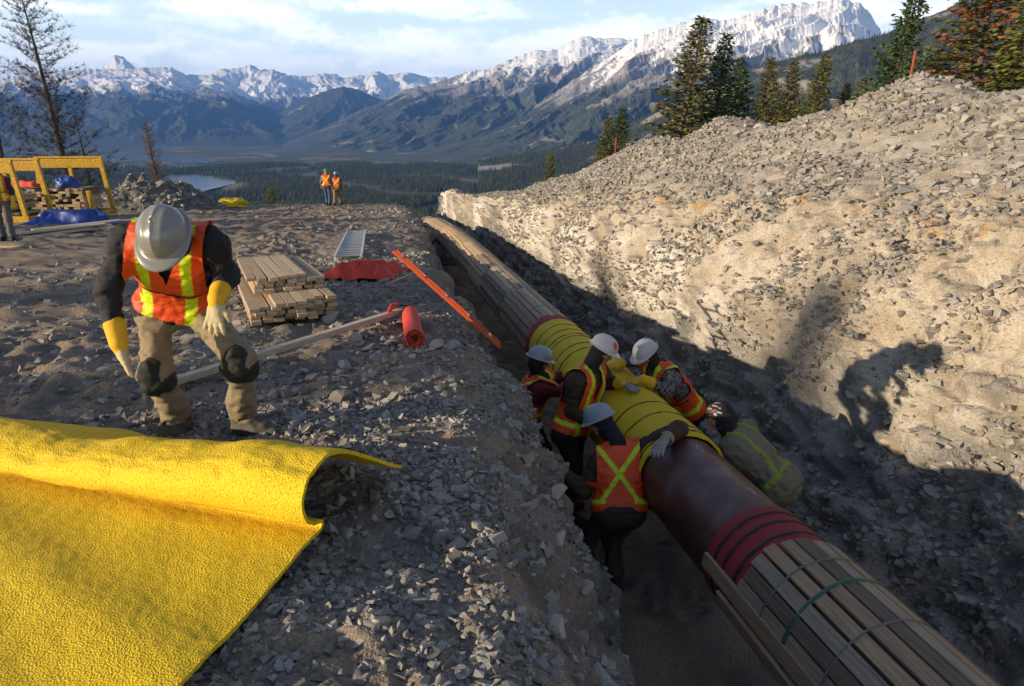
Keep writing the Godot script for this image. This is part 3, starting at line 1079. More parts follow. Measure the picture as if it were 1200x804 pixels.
func band(s: float, w: float, r: float, parent: Node, called: String, m: Material, tilt := 0.0) -> void:
	var P := PackedVector3Array()
	var prof := [[-w, -0.012], [-w, 0.003], [w, 0.003], [w, -0.012]]
	for e in prof:
		for j in 65:
			var a := TAU * j / 64
			P.append(on_pipe(s + float(e[0]) * 0.5 + tilt * sin(a + 0.6) + n2.get_noise_2d(a * 1.5, s * 3.0) * 0.012, a, r + float(e[1]) + 0.003 * n2.get_noise_2d(a * 2.0, s)))
	part(called, grid_mesh(P, PackedColorArray(), 4, 65), m, parent)

func lagging(parent: Node, s0: float, s1: float, r: float, n: int, sd: int, turn: float, gap: float) -> void:
	var g := RandomNumberGenerator.new()
	g.seed = sd
	var wd := TAU * r / n
	var shapes := []
	for k in 3: shapes.append(bevel_box(Vector3(wd * (1.0 - gap) * [1.0, 0.95, 0.90][k], 0.024, 1.0), 0.003))
	for k in n:
		var a := TAU * k / n + turn + g.randf_range(-0.015, 0.015)
		var p0 := on_pipe(s0 + g.randf_range(-0.03, 0.03), a, r + 0.012 + g.randf_range(-0.004, 0.006))
		var p1 := on_pipe(s1 + g.randf_range(-0.03, 0.03), a + g.randf_range(-0.015, 0.015), r + 0.012 + g.randf_range(-0.004, 0.006))
		var f := frame_at((s0 + s1) * 0.5)
		var up: Vector3 = f[2] * sin(a) + f[3] * cos(a)
		var z := (p1 - p0)
		var o := part("board", shapes[g.randi() % 3], M.lag[g.randi() % M.lag.size()], parent)
		var x := up.cross(z.normalized()).normalized()
		o.transform = Transform3D(Basis(x, z.normalized().cross(x), z), (p0 + p1) * 0.5)

func build_pipe() -> void:
	var t := thing("pipeline", "large steel pipe wrapped in boards and yellow matting in the trench", "pipeline")
	part("steel_pipe", sleeve(19.5, -7.5, 0.368, 0.0, 96, 0.1), M.pipe, t)
	# far boarded stretch: staggered rows of short boards
	var lg := part("board_wrap", sleeve(19.3, 3.66, 0.383, 0.0, 48, 0.2), M.felt, t)
	var s := 3.66
	var k := 0
	while s < 19.0:
		var ln := 2.1 + 0.3 * sin(k * 2.3)
		lagging(lg, s, s + ln - 0.012, 0.386, 27, 500 + k, 0.07 * k, 0.035)
		s += ln
		k += 1
	for w in [4.3, 5.9, 7.6, 9.4, 11.3, 13.4]: band(w, 0.012, 0.414, lg, "wire", M.wire)
	# red collar, yellow matting, straps
	part("red_collar", sleeve(3.74, 3.28, 0.408, 0.003), M.red_mat, t)
	var yw := part("yellow_wrap", sleeve(3.42, -0.72, 0.413, 0.007, 96, 0.03), M.yellow_mat, t)
	for b in [[3.10, 0.010], [2.82, 0.008], [2.60, 0.008], [2.48, 0.007], [2.15, 0.010], [1.93, 0.009], [0.04, 0.011], [-0.24, 0.011], [-0.54, 0.009], [-0.66, 0.011]]:
		band(b[0], b[1], 0.4165, yw, "strap", M.strap, 0.025)
	# red sleeve with three straps
	var rs := part("red_sleeve", sleeve(-1.93, -2.44, 0.392, 0.004), M.red_mat, t)
	for b in [-2.03, -2.14, -2.28]: band(b, 0.022, 0.3965, rs, "strap", M.strap, 0.02)
	# near boarded stretch
	var ln2 := part("board_wrap", sleeve(-2.38, -7.4, 0.383, 0.0, 48, 0.2), M.felt, t)
	lagging(ln2, -2.36, -4.9, 0.388, 25, 640, 0.02, 0.06)
	lagging(ln2, -4.93, -7.4, 0.388, 25, 641, 0.08, 0.06)
	for b in [[-2.62, 0.008], [-3.18, 0.008], [-4.1, 0.008]]: band(b[0], b[1], 0.418, ln2, "wire", M.wire, 0.03)
	band(-2.84, 0.024, 0.4165, ln2, "green_strap", M.green_strap, 0.05)
	# two side boards that stand past the end of the wrap
	var bd := bevel_box(Vector3(0.10, 0.03, 1.0), 0.003)
	for e in [[-1.96, -4.4, -1.42, 0.412], [-2.2, -4.6, -1.72, 0.43]]:
		var p0 := on_pipe(e[0], e[2], e[3])
		var p1 := on_pipe(e[1], e[2], e[3])
		var f := frame_at(-3.0)
		var up: Vector3 = f[2] * sin(e[2]) + f[3] * cos(e[2])
		var z := p1 - p0
		var x := up.cross(z.normalized()).normalized()
		part("board", bd, M.lag[1], ln2).transform = Transform3D(Basis(x, z.normalized().cross(x), z), (p0 + p1) * 0.5)
	# chalk marks on the bare steel
	for c in [[[-0.86, 0.12], [-0.92, 0.16], [-0.99, 0.14], [-0.99, 0.07], [-0.92, 0.06], [-0.87, 0.10]], [[-1.62, 0.20], [-1.74, 0.23]], [[-1.62, 0.20], [-1.63, 0.28], [-1.68, 0.29], [-1.69, 0.22]], [[-1.05, 0.22], [-1.12, 0.28]]]:
		var path := PackedVector3Array()
		for q in c: path.append(on_pipe(q[0], q[1], 0.3685))
		part("chalk_mark", tube(path, PackedFloat32Array([0.003]), 5), M.chalk, t)

# ---------------------------------------------------------------- things lying about
func sheet(P: PackedVector3Array, rows: int, cols: int, th: float) -> ArrayMesh:
	# a sheet of cloth with thickness: P is its upper face
	var N := PackedVector3Array(); N.resize(P.size())
	for i in rows:
		for j in cols:
			var a := P[i * cols + mini(j + 1, cols - 1)] - P[i * cols + maxi(j - 1, 0)]
			var b := P[mini(i + 1, rows - 1) * cols + j] - P[maxi(i - 1, 0) * cols + j]
			N[i * cols + j] = a.cross(b).normalized()
	var V := PackedVector3Array(P)
	var NN := PackedVector3Array(N)
	for k in P.size():
		V.append(P[k] - N[k] * th)
		NN.append(-N[k])
	var I := PackedInt32Array()
	var off := P.size()
	for i in rows - 1:
		for j in cols - 1:
			var a := i * cols + j
			var c := a + cols
			I.append_array([a, c, a + 1, a + 1, c, c + 1])
			I.append_array([off + a, off + a + 1, off + c, off + a + 1, off + c + 1, off + c])
	var edge := []
	for j in cols: edge.append(j)
	for i in range(1, rows): edge.append(i * cols + cols - 1)
	for j in range(cols - 2, -1, -1): edge.append((rows - 1) * cols + j)
	for i in range(rows - 2, 0, -1): edge.append(i * cols)
	var e0 := V.size()
	for k in edge.size():
		var v: int = edge[k]
		var nx: int = edge[(k + 1) % edge.size()]
		var out := (P[nx] - P[v]).cross(N[v]).normalized()
		V.append(P[v]); NN.append(out)
		V.append(P[v] - N[v] * th); NN.append(out)
	for k in edge.size():
		var a := e0 + k * 2
		var b := e0 + ((k + 1) % edge.size()) * 2
		I.append_array([a, b, a + 1, b, b + 1, a + 1])
	var arr := []
	arr.resize(Mesh.ARRAY_MAX)
	arr[Mesh.ARRAY_VERTEX] = V
	arr[Mesh.ARRAY_NORMAL] = NN
	arr[Mesh.ARRAY_INDEX] = I
	var m := ArrayMesh.new()
	m.add_surface_from_arrays(Mesh.PRIMITIVE_TRIANGLES, arr)
	return m

func build_mat() -> void:
	var R0 := Vector2(-0.82, -2.47)
	var e1 := Vector2(-0.951, -0.310)
	var e2 := Vector2(0.310, -0.951)
	var cv := Curve2D.new()
	cv.bake_interval = 0.012
	var prof := [[-2.4, 0.0], [-1.4, 0.0], [-0.5, 0.0], [-0.06, 0.004], [0.03, 0.010], [-0.03, 0.045], [-0.095, 0.10], [-0.115, 0.175], [-0.07, 0.25], [0.02, 0.29], [0.13, 0.295], [0.27, 0.25], [0.42, 0.165], [0.56, 0.08], [0.68, 0.02]]
	for k in prof.size():
		var a := Vector2(prof[maxi(k - 1, 0)][0], prof[maxi(k - 1, 0)][1])
		var b := Vector2(prof[mini(k + 1, prof.size() - 1)][0], prof[mini(k + 1, prof.size() - 1)][1])
		var p := Vector2(prof[k][0], prof[k][1])
		var lnp := minf(p.distance_to(a), p.distance_to(b)) if k > 0 and k < prof.size() - 1 else 0.1
		var tn := (b - a).normalized() * lnp * 0.33
		cv.add_point(p, -tn, tn)
	var line := cv.get_baked_points()
	var cols := line.size()
	var rows := 210
	var P := PackedVector3Array()
	for i in rows:
		var al := lerpf(0.0, 2.9, float(i) / (rows - 1))
		for j in cols:
			var w := line[j].x
			var h := line[j].y
			var up := smoothstep(0.008, 0.10, h)
			var big := lerpf(1.0, 0.66, smoothstep(0.3, 1.3, al)) + 0.14 * n1.get_noise_2d(al * 1.6, 5.0) + 0.05 * n2.get_noise_2d(al * 0.8, 3.0)
			# the far lip wanders, the right edge runs out towards the viewer
			if w > 0.2: w += (w - 0.2) * (0.35 * n1.get_noise_2d(al * 2.2, 30.0) + 0.12 * sin(al * 5.0))
			if w > 0.13: w = 0.13 + (w - 0.13) * lerpf(1.0, 0.78, smoothstep(0.4, 1.2, al))
			var skew := -0.02 - 0.17 * clampf(-w, 0.0, 2.4) - (0.05 if w > 0.3 else 0.0) * smoothstep(0.3, 0.6, w)
			skew *= exp(-al * 0.8)
			var q := R0 + e1 * (al + skew) + e2 * w
			var y := h * big
			var flat_ := 1.0 - up
			var wr := 0.030 * exp(-pow((q.x + 1.55 + (q.y + 2.0) * -1.4) * 3.6, 2.0)) + 0.022 * exp(-pow((q.x + 2.2 + (q.y + 2.1) * -1.1) * 4.0, 2.0))
			wr += 0.008 * (n2.get_noise_2d(q.x * 0.5, q.y * 0.5) + 0.6) + 0.014 * maxf(n1.get_noise_2d(q.x * 2.0 + 8.0, q.y * 2.0), 0.0)
			y += wr * flat_ * smoothstep(0.0, -0.15, w) + 0.016 * n2.get_noise_2d(al * 1.1, line[j].x * 1.4 + h * 3.0) * up
			y += n3.get_noise_2d(q.x * 2.0, q.y * 2.0 + h * 9.0) * 0.0022
			var g := bench_y(q.x, q.y)
			P.append(Vector3(q.x, g + 0.075 + y, q.y))
	var o := part("shield_mat", sheet(P, rows, cols, 0.016), M.mat_near, self)
	tag(o, "large bright yellow fibre mat with one edge folded over on the gravel", "mat")

func board(called: String, m: Mesh, mt: Material, mid: Vector3, along: Vector3, roll := 0.0) -> MeshInstance3D:
	var o := part(called, m, mt, self)
	var z := along.normalized()
	var x := Vector3.UP.cross(z).normalized()
	var b := Basis(x, z.cross(x), z)
	o.transform = Transform3D(b * Basis(Vector3.FORWARD, roll), mid)
	return o

func build_lumber() -> void:
	var g := RandomNumberGenerator.new()
	g.seed = 77
	var fl := on_bench(296, 391)
	var ax := Vector3(-0.42, 0, -0.907).normalized()
	var sd := Vector3(0.907, 0, -0.42).normalized()
	ax.y = -0.05
	var ln := [2.35, 2.2]
	var shapes := []
	for k in 3: shapes.append([bevel_box(Vector3(0.096, 0.038, 2.35 - k * 0.05), 0.003), bevel_box(Vector3(0.094, 0.038, 2.15 - k * 0.05), 0.003)])
	var lay := [[0, 8, 0.0], [0, 8, 0.0], [0, 8, 0.02], [0, 8, -0.02], [0, 8, 0.01], [1, 7, -0.02], [1, 7, 0.0], [1, 7, 0.02], [1, 6, -0.06]]
	for L in lay.size():
		var up: int = lay[L][0]
		for k in lay[L][1]:
			if L == 4 and k < 2: continue
			var jit := g.randf_range(-0.07, 0.07)
			if L < 5 and k > 5: jit += 0.12
			var y := 0.035 + L * 0.0405
			var off: Vector3 = sd * (0.06 + k * 0.104 + (0.10 if up else 0.0) + lay[L][2] + g.randf_range(-0.006, 0.006))
			var mid: Vector3 = fl + off + ax * (ln[up] * 0.5 + jit + (0.62 if up else 0.0)) + Vector3(0, y, 0)
			var dir := ax + sd * g.randf_range(-0.012, 0.012)
			var o := board("timber_board", shapes[g.randi() % 3][up], M.timber[g.randi() % 4], mid, dir)
			if L == lay.size() - 1: tag(o, "pale sawn board in the top layer of the timber stack", "board", "boards on top of the timber stack")
			elif up: tag(o, "sawn board in the %s layer of the timber stack's upper tier" % ["lowest", "second", "third"][L - 5], "board", "boards in the upper tier, %s layer" % ["lowest", "second", "third"][L - 5])
			else: tag(o, "sawn board in the %s layer of the timber stack's wider lower tier" % ["bottom", "second", "third", "fourth", "topmost"][L], "board", "boards in the lower tier, %s layer" % ["bottom", "second", "third", "fourth", "topmost"][L])
	# one long pale board on the gravel
	var a := on_bench(196, 461) + Vector3(0, 0.06, 0)
	var b := on_bench(470, 379) + Vector3(0, 0.10, 0)
	var o := board("long_board", bevel_box(Vector3(0.10, 0.05, a.distance_to(b)), 0.004), M.grey_timber, (a + b) * 0.5, b - a, 0.1)
	tag(o, "long pale board lying on the gravel beside the red roll", "board")

func crumple(mid: Vector3, ax: Vector3, sx: float, sz: float, hgt: float, sd: float, n: int, fold: float) -> PackedVector3Array:
	var P := PackedVector3Array()
	var x := ax.normalized()
	var z := Vector3(-x.z, 0, x.x)
	for i in n:
		for j in n:
			var u := float(j) / (n - 1) * 2.0 - 1.0
			var v := 1.0 - float(i) / (n - 1) * 2.0
			var wob := 1.0 + 0.22 * n1.get_noise_2d(atan2(v, u) * 2.0 + sd, sd)
			var p := mid + x * (u * sx * 0.5 * wob) + z * (v * sz * 0.5 * wob)
			p += x * n1.get_noise_2d(u * 2.6 + sd, v * 2.6) * 0.07 * sx + z * n1.get_noise_2d(u * 2.6, v * 2.6 + sd) * 0.07 * sz
			var e := maxf(absf(u), absf(v))
			var env := 1.0 - smoothstep(0.5, 1.0, e)
			var h := 0.025 + hgt * (env * 0.55 + fold * (1.0 - 2.2 * absf(n1.get_noise_2d(u * 1.9 + v * 0.7 + sd * 2.0, v * 1.4 - u * 0.4 + 3.0))) * (0.18 + 0.8 * env))
			h += hgt * 0.05 * n2.get_noise_2d(u * 0.9 + sd, v * 0.9)
			P.append(Vector3(p.x, mid.y + maxf(h, 0.02) + bench_y(p.x, p.z) - bench_y(mid.x, mid.z), p.z))
	return P

func cloth(called: String, mid: Vector3, ax: Vector3, sx: float, sz: float, h: float, sd: float, mt: Material, label: String, cat: String, fold := 0.6, n := 46) -> void:
	var o := part(called, sheet(crumple(mid, ax, sx, sz, h, sd, n, fold), n, n, 0.006), mt, self)
	tag(o, label, cat)

func ladder(root: Node3D, a: Vector3, b: Vector3, side: Vector3, wd: float, rail: Vector2, rm: Material, gm: Material, n: int, cap: Material) -> void:
	var d := b - a
	var ln := d.length()
	var up := d.normalized().cross(side).normalized()
	for e in [-0.5, 0.5]:
		var r := part("rail", bevel_box(Vector3(rail.x, rail.y, ln), 0.004), rm, root)
		r.transform = Transform3D(Basis(side, up, side.cross(up)), (a + b) * 0.5 + side * wd * e)
		if cap:
			var c := part("end_cap", bevel_box(Vector3(rail.x + 0.012, rail.y + 0.012, 0.07), 0.006), cap, r)
			var sg := signf((r.transform.basis.z).dot(a - b))
			c.position = Vector3(0, 0, sg * (ln * 0.5 - 0.02))
	for k in n:
		var p := a.lerp(b, (k + 0.5) / n)
		part("rung", tube(PackedVector3Array([p - side * wd * 0.5, p + side * wd * 0.5]), PackedFloat32Array([0.016]), 8), gm, root)

func build_props() -> void:
	build_mat()
	build_lumber()
	# red roll of mesh
	var p0 := on_bench(481, 379) + Vector3(0, 0.088, 0)
	var p1 := on_bench(487, 409) + Vector3(0, 0.088, 0)
	var rl := thing("mesh_roll", "small red roll of mesh standing out on the grey gravel", "roll")
	var dr := (p1 - p0).normalized()
	var P := PackedVector3Array()
	var rx := dr.cross(Vector3.UP).normalized()
	var ry := rx.cross(dr)
	for i in 14:
		for j in 130:
			var a := -TAU * 4.0 * j / 129.0
			var r := 0.036 + 0.056 * j / 129.0 + 0.002 * sin(a * 2.3)
			P.append(p0.lerp(p1, i / 13.0) + rx * cos(a) * r + ry * sin(a) * r + dr * 0.012 * n2.get_noise_1d(j * 0.3) * (1.0 if i == 13 else 0.0))
	part("spiral", sheet(P, 14, 130, 0.006), M.red_cloth, rl)
	part("core", tube(PackedVector3Array([p0 + dr * 0.02, p1 - dr * 0.03]), PackedFloat32Array([0.033]), 14), M.cardboard, rl)
	# strap at the end of the long board
	var sp := thing("red_strap", "thin red strap with a black rod across the board's end", "strap")
	var w0 := on_bench(455, 384) + Vector3(0, 0.10, 0)
	var w1 := on_bench(468, 378) + Vector3(0, 0.16, 0)
	part("webbing", tube(PackedVector3Array([w0, w0.lerp(w1, 0.4) + Vector3(0, 0.05, 0), w1]), PackedFloat32Array([0.022, 0.026, 0.018]), 6), M.red_cloth, sp)
	part("rod", tube(PackedVector3Array([w1 + Vector3(-0.03, -0.01, 0), on_bench(483, 374) + Vector3(0, 0.12, 0)]), PackedFloat32Array([0.010]), 6), M.strap, sp)
	# red sheet, crumpled, behind the stack
	cloth("red_sheet", on_bench(430, 322), Vector3(0.95, 0, 0.12), 1.1, 1.15, 0.14, 3.0, M.red_cloth, "crumpled red mesh sheet on the bench behind the timber stack", "sheet", 1.1)
	# aluminium ladder flat on the ground
	var al := thing("aluminium_ladder", "silver aluminium ladder lying flat behind the red sheet", "ladder")
	var a0 := on_bench(409, 307) + Vector3(0, 0.10, 0)
	var a1 := on_bench(418, 275.5) + Vector3(0, 0.12, 0)
	var sd := (a1 - a0).normalized().cross(Vector3.UP).normalized()
	ladder(al, a0, a1, sd, 0.46, Vector2(0.03, 0.085), M.alu, M.alu, 19, null)
	# orange ladder leaning from the bench on to the pipe
	var ol := thing("orange_ladder", "orange fibreglass ladder sloping from the bench edge down into the trench", "ladder")
	var top := at_depth(457, 289, 6.98)
	var rim := on_bench(573, 379) + Vector3(0, 0.05, 0)
	var dd := (rim - top).normalized()
	var bot := rim + dd * 0.16
	var ls := (DA - dd * DA.dot(dd)).normalized()
	ladder(ol, top, bot, ls, 0.28, Vector2(0.024, 0.036), M.orange, M.alu, 5, M.cap_blue)
	# thin stick by the red sheet
	var st := board("wooden_stake", bevel_box(Vector3(0.04, 0.025, 1.1), 0.002), M.timber[0], on_bench(472, 327) + Vector3(0, 0.03, 0), on_bench(486, 322) - on_bench(456, 332))
	tag(st, "thin wooden stake lying beside the crumpled red sheet", "stake")
	for k in 2:
		var e: Array = [[1064, 108, 1073, 59, 12.4, 0.03, "red painted survey stake leaning on the crest of the spoil heap"], [721, 176, 722, 162, 25.0, 0.04, "short red marker stake low on the spoil heap"]][k]
		var sa := at_depth(e[0], e[1], e[4])
		var sb := at_depth(e[2], e[3], e[4])
		var so := board("survey_stake", bevel_box(Vector3(e[5], e[5], sa.distance_to(sb) + 0.3), 0.003), M.stake_red, (sa + sb) * 0.5 + (sa - sb).normalized() * 0.15, sb - sa)
		tag(so, e[6], "stake")
	build_rack()
	# folded yellow mat far out on the bench
	var fm := thing("folded_mat", "folded yellow mat lying near the far end of the bench", "mat")
	var fc := on_bench(270, 243)
	for k in 3:
		part("fold", sheet(crumple(fc + Vector3(0.05 * k, 0.10 * k, -0.1 * k), Vector3(1, 0, 0.05), 1.75 - 0.25 * k, 1.3 - 0.2 * k, 0.22, 21.0 + k, 30, 0.35), 30, 30, 0.02), M.yellow_mat, fm)

func build_rack() -> void:
	# two yellow steel racks of lagging boards, tarps over them
	var defs := [[on_bench(68, 256), 2.6, 1.5, 2.1, "yellow steel rack of stacked lagging boards with blue tarp on top"], [on_bench(-16, 262), 2.6, 1.4, 1.95, "yellow steel rack behind the worker, half filled with boards"]]
	for k in 2:
		var c: Vector3 = defs[k][0]
		var w: float = defs[k][1]
		var dp: float = defs[k][2]
		var h: float = defs[k][3]
		var rk := thing("timber_rack", defs[k][4], "rack", c, "", 0.10 if k == 0 else 0.05)
		var beam := func(called: String, a: Vector3, b: Vector3, th: Vector2) -> void:
			var o := part(called, bevel_box(Vector3(th.x, th.y, a.distance_to(b)), 0.012), M.yellow_paint, rk)
			var z := (b - a).normalized()
			var x := (Vector3.UP if absf(z.y) < 0.9 else Vector3.FORWARD).cross(z).normalized()
			o.transform = Transform3D(Basis(x, z.cross(x), z), (a + b) * 0.5)
		for zz in [-dp, 0.0]:
			var lean := 0.18
			beam.call("skid", Vector3(-w * 0.5 - 0.1, 0.12, zz), Vector3(w * 0.5 + 0.12, 0.12, zz), Vector2(0.16, 0.20))
			for xx in [-w * 0.5, w * 0.5]:
				var top := h if zz < -0.1 else (1.0 if k == 0 else h)
				if k == 0 and zz > -0.1 and xx < 0: top = 0.6
				beam.call("post", Vector3(xx, 0.22, zz), Vector3(xx - lean * (top / h) * signf(xx), top, zz), Vector2(0.15, 0.12))
			if zz < -0.1 or k == 1:
				beam.call("top_rail", Vector3(-w * 0.5 + 0.08, h + 0.02, zz), Vector3(w * 0.5 - 0.08, h + 0.02, zz), Vector2(0.12, 0.07))
				beam.call("plate", Vector3(-w * 0.5 + 0.2, h - 0.20, zz + 0.03), Vector3(w * 0.5 - 0.2, h - 0.20, zz + 0.03), Vector2(0.03, 0.34))
				beam.call("brace", Vector3(0, h - 0.3, zz), Vector3(0, 1.0, zz), Vector2(0.13, 0.09))
		for xx in [-w * 0.5, w * 0.5]: beam.call("cross_beam", Vector3(xx, 0.13, -dp + 0.09), Vector3(xx, 0.13, -0.09), Vector2(0.12, 0.12))
		# the boards, ends towards us: one bundle
		var bd := Node3D.new()
		var g := RandomNumberGenerator.new()
		g.seed = 300 + k
		for v in 4:
			var st := SurfaceTool.new()
			st.begin(Mesh.PRIMITIVE_TRIANGLES)
			var unit := bevel_box(Vector3(0.135, 0.088, dp * 0.9), 0.006)
			for row in 9:
				for cl in int((w - 0.5) / 0.145):
					if g.randi() % 4 != v: continue
					if k == 1 and row > 6: continue
					var tf := Transform3D(Basis.IDENTITY, Vector3(-w * 0.5 + 0.32 + cl * 0.145, 0.27 + row * 0.093, -dp * 0.5 + g.randf_range(-0.05, 0.05)))
					st.append_from(unit, 0, tf)
			var b := part("board_stack", st.commit(), M.timber[v], rk)
			b.set_meta("kind", "stuff")
		bd.free()
	var t0: Vector3 = defs[0][0]
	var bt := bundle(Vector3(t0.x + 0.22, t0.y + 1.10, t0.z - 0.55), Vector3(0.42, 0.30, 0.36), 5)
	var o := part("tarp_bundle", bt, M.tarp, self)
	tag(o, "bunched blue tarp heaped on top of the stacked boards", "tarp")
	cloth("red_tarp", Vector3(t0.x - 1.2, t0.y + 1.07, t0.z - 0.35), Vector3(1, 0, 0.1), 1.3, 0.75, 0.24, 9.0, M.red_cloth, "red cloth draped over the stacked boards in the rack", "cloth", 0.5, 30)
	cloth("blue_tarp", on_bench(86, 263), Vector3(1, 0, -0.15), 2.5, 1.3, 0.40, 14.0, M.tarp, "crumpled blue tarp lying on the ground against the rack", "tarp", 0.7)
	# loose boards on the ground
	var g2 := RandomNumberGenerator.new()
	g2.seed = 12
	var sh := bevel_box(Vector3(0.26, 0.04, 2.3), 0.004)
	for k in 6:
		var a := on_bench(28 + k * 8, 277 - k * 1.0)
		var ob := board("loose_board", sh, M.grey_timber, a + Vector3(0.3, 0.05 + 0.012 * k, -0.5), Vector3(0.55, 0.02, -0.85).rotated(Vector3.UP, g2.randf_range(-0.1, 0.1)))
		tag(ob, "flat weathered board on the ground in front of the blue tarp", "board", "loose boards before the tarp")
	var ob2 := board("loose_board", bevel_box(Vector3(0.2, 0.08, 0.9), 0.006), M.timber[1], on_bench(4, 293) + Vector3(0, 0.06, 0), Vector3(1, 0, 0.1))
	tag(ob2, "short brown timber offcut on the ground by the worker's feet", "board")
	# heap of broken rock behind the racks
	var hc := on_bench(168, 248)
	var n := 90
	var HP := PackedVector3Array()
	var HC := PackedColorArray()
	for i in n:
		for j in n:
			var u := float(j) / (n - 1) * 2.0 - 1.0
			var v := float(i) / (n - 1) * 2.0 - 1.0
			var e := sqrt(u * u + v * v)
			var x := hc.x - 0.4 + u * 4.2
			var z := hc.z - 1.6 + v * 2.6
			var h := 1.75 * pow(maxf(1.0 - e, 0.0), 0.85) * (0.85 + 0.5 * n1.get_noise_2d(x * 1.1, z)) * smoothstep(1.0, 0.3, u) + 0.22 * n2.get_noise_2d(x, z) * smoothstep(1.0, 0.7, e) + 0.08 * n3.get_noise_2d(x * 0.6, z * 0.6) * smoothstep(1.0, 0.8, e)
			HP.append(Vector3(x, bench_y(x, z) - 0.12 + h, z))
			var b := 0.15 + 0.08 * n2.get_noise_2d(x * 1.5, z * 1.5)
			HC.append(Color(b, b * 0.96, b * 0.91))
	var hp := thing("rock_heap", "heap of dark broken rock behind the yellow racks", "rock heap")
	part("heap_body", grid_mesh(HP, HC, n, n, true), M.soil, hp)
	var g3 := RandomNumberGenerator.new()
	g3.seed = 55
	var list := []
	for k in 1500:
		var i := g3.randi_range(6, n - 8)
		var j := g3.randi_range(6, n - 8)
		var p := HP[i * n + j]
		if p.y - bench_y(p.x, p.z) < 0.05: continue
		list.append([p, Vector3.UP])
	stuff_stones("rubble", hp, list, 0.03, 0.16, 0.4, stone_mesh(91, 0), g3, 3.0)

func bundle(c: Vector3, r: Vector3, sd: int) -> ArrayMesh:
	var rows := 28
	var cols := 41
	var P := PackedVector3Array()
	for i in rows:
		var t := PI * i / (rows - 1)
		for j in cols:
			var a := TAU * j / (cols - 1)
			var d := Vector3(sin(t) * cos(a), cos(t), sin(t) * sin(a))
			var f := 1.0 + 0.30 * n1.get_noise_3dv(d * 2.2 + Vector3(sd, 0, 0)) - 0.16 * absf(n1.get_noise_3dv(d * 4.5))
			var p := d * f
			p.y = maxf(p.y, -0.35)
			P.append(c + p * r + Vector3(0, r.y * 0.35, 0))
	return grid_mesh(P, PackedColorArray(), rows, cols)

# ---------------------------------------------------------------- trees on and round the site
func conifer_mesh(sd: int, full: float, a: Color, b: Color, rust: Color, rusty: float, sparse: float) -> ArrayMesh:
	# unit-height crown; many small needle sprays along drooping branches
	var g := RandomNumberGenerator.new()
	g.seed = sd
	var st := SurfaceTool.new()
	st.begin(Mesh.PRIMITIVE_TRIANGLES)
	var nb := int(190 * sparse)
	for k in nb:
		var y := 0.05 + 0.93 * pow(float(k) / nb, 0.92)
		var L := full * pow(1.0 - y, 0.78) * g.randf_range(0.55, 1.12) + 0.012
		var az := k * 2.39996 + g.randf_range(-0.5, 0.5)
		var d := Vector3(cos(az), 0, sin(az))
		var rise := lerpf(-0.32, 0.45, y) + g.randf_range(-0.12, 0.12)
		var dead := g.randf() < rusty
		var n := int(8 + L * 120)
		for i in n:
			var f := (i + g.randf()) / n
			if f < 0.12: continue
			var p := Vector3(0, y, 0) + d * (L * f) + Vector3(0, (rise * f + 0.18 * f * f) * L, 0)
			p += Vector3(g.randfn(), g.randfn() * 0.6, g.randfn()) * 0.006
			var side := d.rotated(Vector3.UP, g.randf_range(-1.15, 1.15))
			side.y = g.randf_range(-0.45, 0.35)
			var s := g.randf_range(0.024, 0.050) * (1.0 - 0.35 * y)
			var w := side.cross(Vector3(g.randfn(), 1.5, g.randfn())).normalized() * s * g.randf_range(0.22, 0.38)
			var c := a.lerp(b, g.randf())
			if dead: c = rust.lerp(b, g.randf() * 0.3)
			for q in [[p, p + side * s * 0.5 + w, p + side * s], [p, p + side * s, p + side * s * 0.5 - w]]:
				for v in q:
					st.set_color(c)
					st.add_vertex(v)
		if L > 0.05:
			var e := Vector3(0, y, 0) + d * L * 0.85 + Vector3(0, rise * L * 0.85 + 0.13 * L, 0)
			st.set_color(Color(0.07, 0.05, 0.035))
			var w2 := Vector3(0, 0.0035, 0)
			for v in [Vector3(0, y, 0) - w2, Vector3(0, y, 0) + w2, e]: 
				st.set_color(Color(0.07, 0.05, 0.035))
				st.add_vertex(v)
	st.generate_normals()
	return st.commit()

func trunk_mesh(r: float, bend: float, sd: int) -> ArrayMesh:
	var g := RandomNumberGenerator.new()
	g.seed = sd
	var p := PackedVector3Array()
	var w := PackedFloat32Array()
	for k in 9:
		var t := k / 8.0
		p.append(Vector3(g.randfn() * 0.004 + bend * t * t, t, g.randfn() * 0.004))
		w.append(r * (1.0 - t) + 0.0025)
	return tube(p, w, 7)

func conifer(base: Vector3, top: Vector3, shape: Array, called: String, label: String, group: String, fat := 1.0) -> void:
	var t := thing(called, label, "tree", base, group)
	var d := top - base
	var h := d.length()
	var y := d / h
	var x := Vector3.FORWARD.cross(y).normalized()
	var b := Basis(x * h * fat, y * h, x.cross(y) * h * fat).rotated(y, base.x * 3.7 + base.z)
	part("trunk", shape[1], M.bark, t).transform = Transform3D(b, Vector3.ZERO)
	part("crown", shape[0], M.leaf, t).transform = Transform3D(b, Vector3.ZERO)

